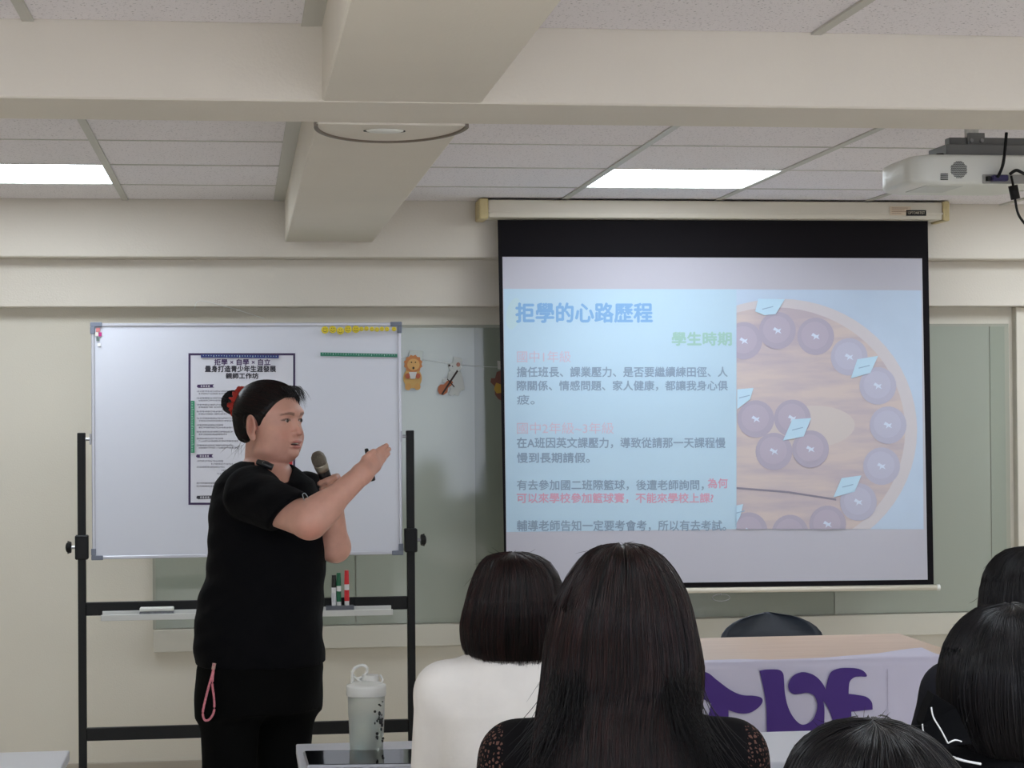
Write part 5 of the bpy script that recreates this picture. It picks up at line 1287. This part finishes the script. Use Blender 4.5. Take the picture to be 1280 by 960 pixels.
sc_ = np_mesh('scrunchie', P.reshape(-1, 3), Q, mat('scrunchie_red', (168, 44, 32), .8, noise=.15, nscale=50), hair); sc_['label'] = 'red cloth scrunchie round the bun'
# loose wisps: fringe in front, nape behind
def wis(starts, dirs, L_, curl, n=9):
    f = np.linspace(0, 1, n)[None, :, None]; return starts[:, None, :]+dirs[:, None, :]*f*L_[:, None, None]+curl[:, None, :]*(f**2)*L_[:, None, None]
n = 260; s0 = np.stack([rg.uniform(-.06, .03, n), rg.uniform(.050, .070, n), rg.uniform(.104, .116, n)], -1); dr = np.stack([rg.normal(-.2, .08, n), rg.uniform(.75, 1.0, n), rg.normal(.0, .08, n)], -1)
strands('loose_hair', L2W(wis(s0, dr, rg.uniform(.03, .056, n), np.stack([rg.normal(-.05, .1, n), rg.normal(-.42, .1, n), rg.uniform(-1.1, -.6, n)], -1), 14)), .0004, black_h, hair)
n = 14; s0 = np.stack([rg.uniform(.0, .05, n), rg.uniform(-.09, -.06, n), rg.uniform(-.06, -.03, n)], -1); dr = np.stack([rg.normal(0, .2, n), rg.uniform(-.7, -.2, n), rg.uniform(-.8, -.2, n)], -1)
strands('loose_hair', L2W(wis(s0, dr, rg.uniform(.02, .05, n), np.stack([rg.normal(0, .3, n), rg.uniform(-.3, .3, n), rg.uniform(-.6, 0, n)], -1))), .0003, black_h, hair)
# ---- things held or worn by the presenter
def W3(p): return frame_world(np.array(p)+O3)
mic = thing('microphone', 'wireless handheld microphone with metal mesh head in her far hand', 'microphone', W3(mh0))
def mo(name, bmx, M, sm=True): o = obj(name, bmx, M, mic, sm); o.location = -Vector(mic.location); return o
a_, b2_ = W3(mh0), W3(mh1); dv = (b2_-a_).normalized()
meshM = mat('mic_mesh', (128, 120, 106), .45, metal=.4, bump=.9, bscale=420)
b = NB(); R3 = dv.to_track_quat('Z', 'Y').to_matrix().to_4x4()
lathe(b, [(0, -.024), (.012, -.022), (.0185, -.013), (.0205, 0), (.0195, .010), (.018, .014)], seg=28); b.transform(Matrix.Translation(a_) @ R3); mo('grille', b, meshM)
b = NB(); lathe(b, [(.018, .013), (.0195, .0145), (.0195, .019), (.0195, .0205), (.0175, .034), (0, .034)], seg=28); b.transform(Matrix.Translation(a_) @ R3); mo('collar_ring', b, mat('mic_ring', (160, 152, 136), .35, metal=.6))
b = NB(); lathe(b, [(.0172, .033), (.0165, .05), (.0145, .115), (0, .117)], seg=24); b.transform(Matrix.Translation(a_) @ R3); mo('handle', b, mat('mic_black', (18, 18, 20), .4))
pen0, pen1 = W3(Fp(458, 561.5, -.262)), W3(Fp(465.5, 600, -.225))
pen = thing('marker_pen', 'black marker pen held crosswise in her raised hand', 'marker', pen0)
b = NB(); cyl(b, pen0, pen1, .0052, .0068, 14); o = obj('barrel', b, black, pen, True); o.location = -Vector(pen.location)
dp = (pen1-pen0).normalized(); b = NB(); cyl(b, pen1-dp*.022, pen1, .0088, .0084, 14); o = obj('cap', b, mat('cap_dark', (26, 26, 30), .35), pen, False); o.location = -Vector(pen.location)
lv0, lv1 = W3(Fp(322, 577.5, -.115)), W3(Fp(341, 584.5, -.125)); lav = thing('clip_microphone', 'small black clip-on transmitter on the collar of the black T-shirt', 'transmitter', lv0)
b = NB(); tube(b, [lv0, (lv0+lv1)/2+Vector((0, -.004, .001)), lv1], [.0085, .0105, .0095], 10, 4); o = obj('shell', b, mat('lav_black', (30, 32, 36), .35), lav, True); o.location = -Vector(lav.location)
b = NB(); m_ = lv0*.6+lv1*.4; cyl(b, m_+Vector((0, -.010, .004)), m_+Vector((0, -.0125, .0048)), .004, seg=10); o = obj('button', b, steel, lav); o.location = -Vector(lav.location)
gc0 = W3(Fp(381, 622, -.372)); gl_ = thing('clip', 'small clear plastic clip hanging at the front of the black T-shirt by her arm', 'clip', gc0)
b = NB(); tube(b, [W3(Fp(x, y, -.372)) for x, y in ((378, 618), (381, 616.5), (384.5, 621), (386, 627), (383.5, 629), (380, 624.5), (378, 618))],   .0012, 6, 4); o = obj('loop', b, mat('clear_grey', (150, 158, 160), .2), gl_, True); o.location = -Vector(gl_.location)
b = NB(); tube(b, [W3(Fp(x, y, -.372)) for x, y in ((380, 626), (381.5, 631), (380.5, 635))], .0018, 6, 4); o = obj('hinge', b, black, gl_, True); o.location = -Vector(gl_.location)
st0 = W3(Fp(267, 832, -.155)); stp = thing('wrist_strap', 'pink and white braided strap hanging from her trouser pocket', 'strap', st0)
b = NB(); A = [(267.5, 830), (266, 840), (261, 858), (255.5, 880), (253.5, 892), (256, 900), (262, 899), (267.5, 889), (267.5, 872), (265.5, 855), (267, 838)]
tube(b, [W3(Fp(x, y, -.168)) for x, y in A], .0032, 8, 6); pinkM = mat('strap_pink', (204, 122, 134), .8, noise=.3, nscale=260); o = obj('loop', b, pinkM, stp, True); o.location = -Vector(stp.location)
b = NB(); cyl(b, W3(Fp(268, 829, -.165)), W3(Fp(266.5, 837, -.168)), .005, seg=10); o = obj('ferrule', b, mat('strap_end', (190, 150, 140), .5), stp); o.location = -Vector(stp.location)
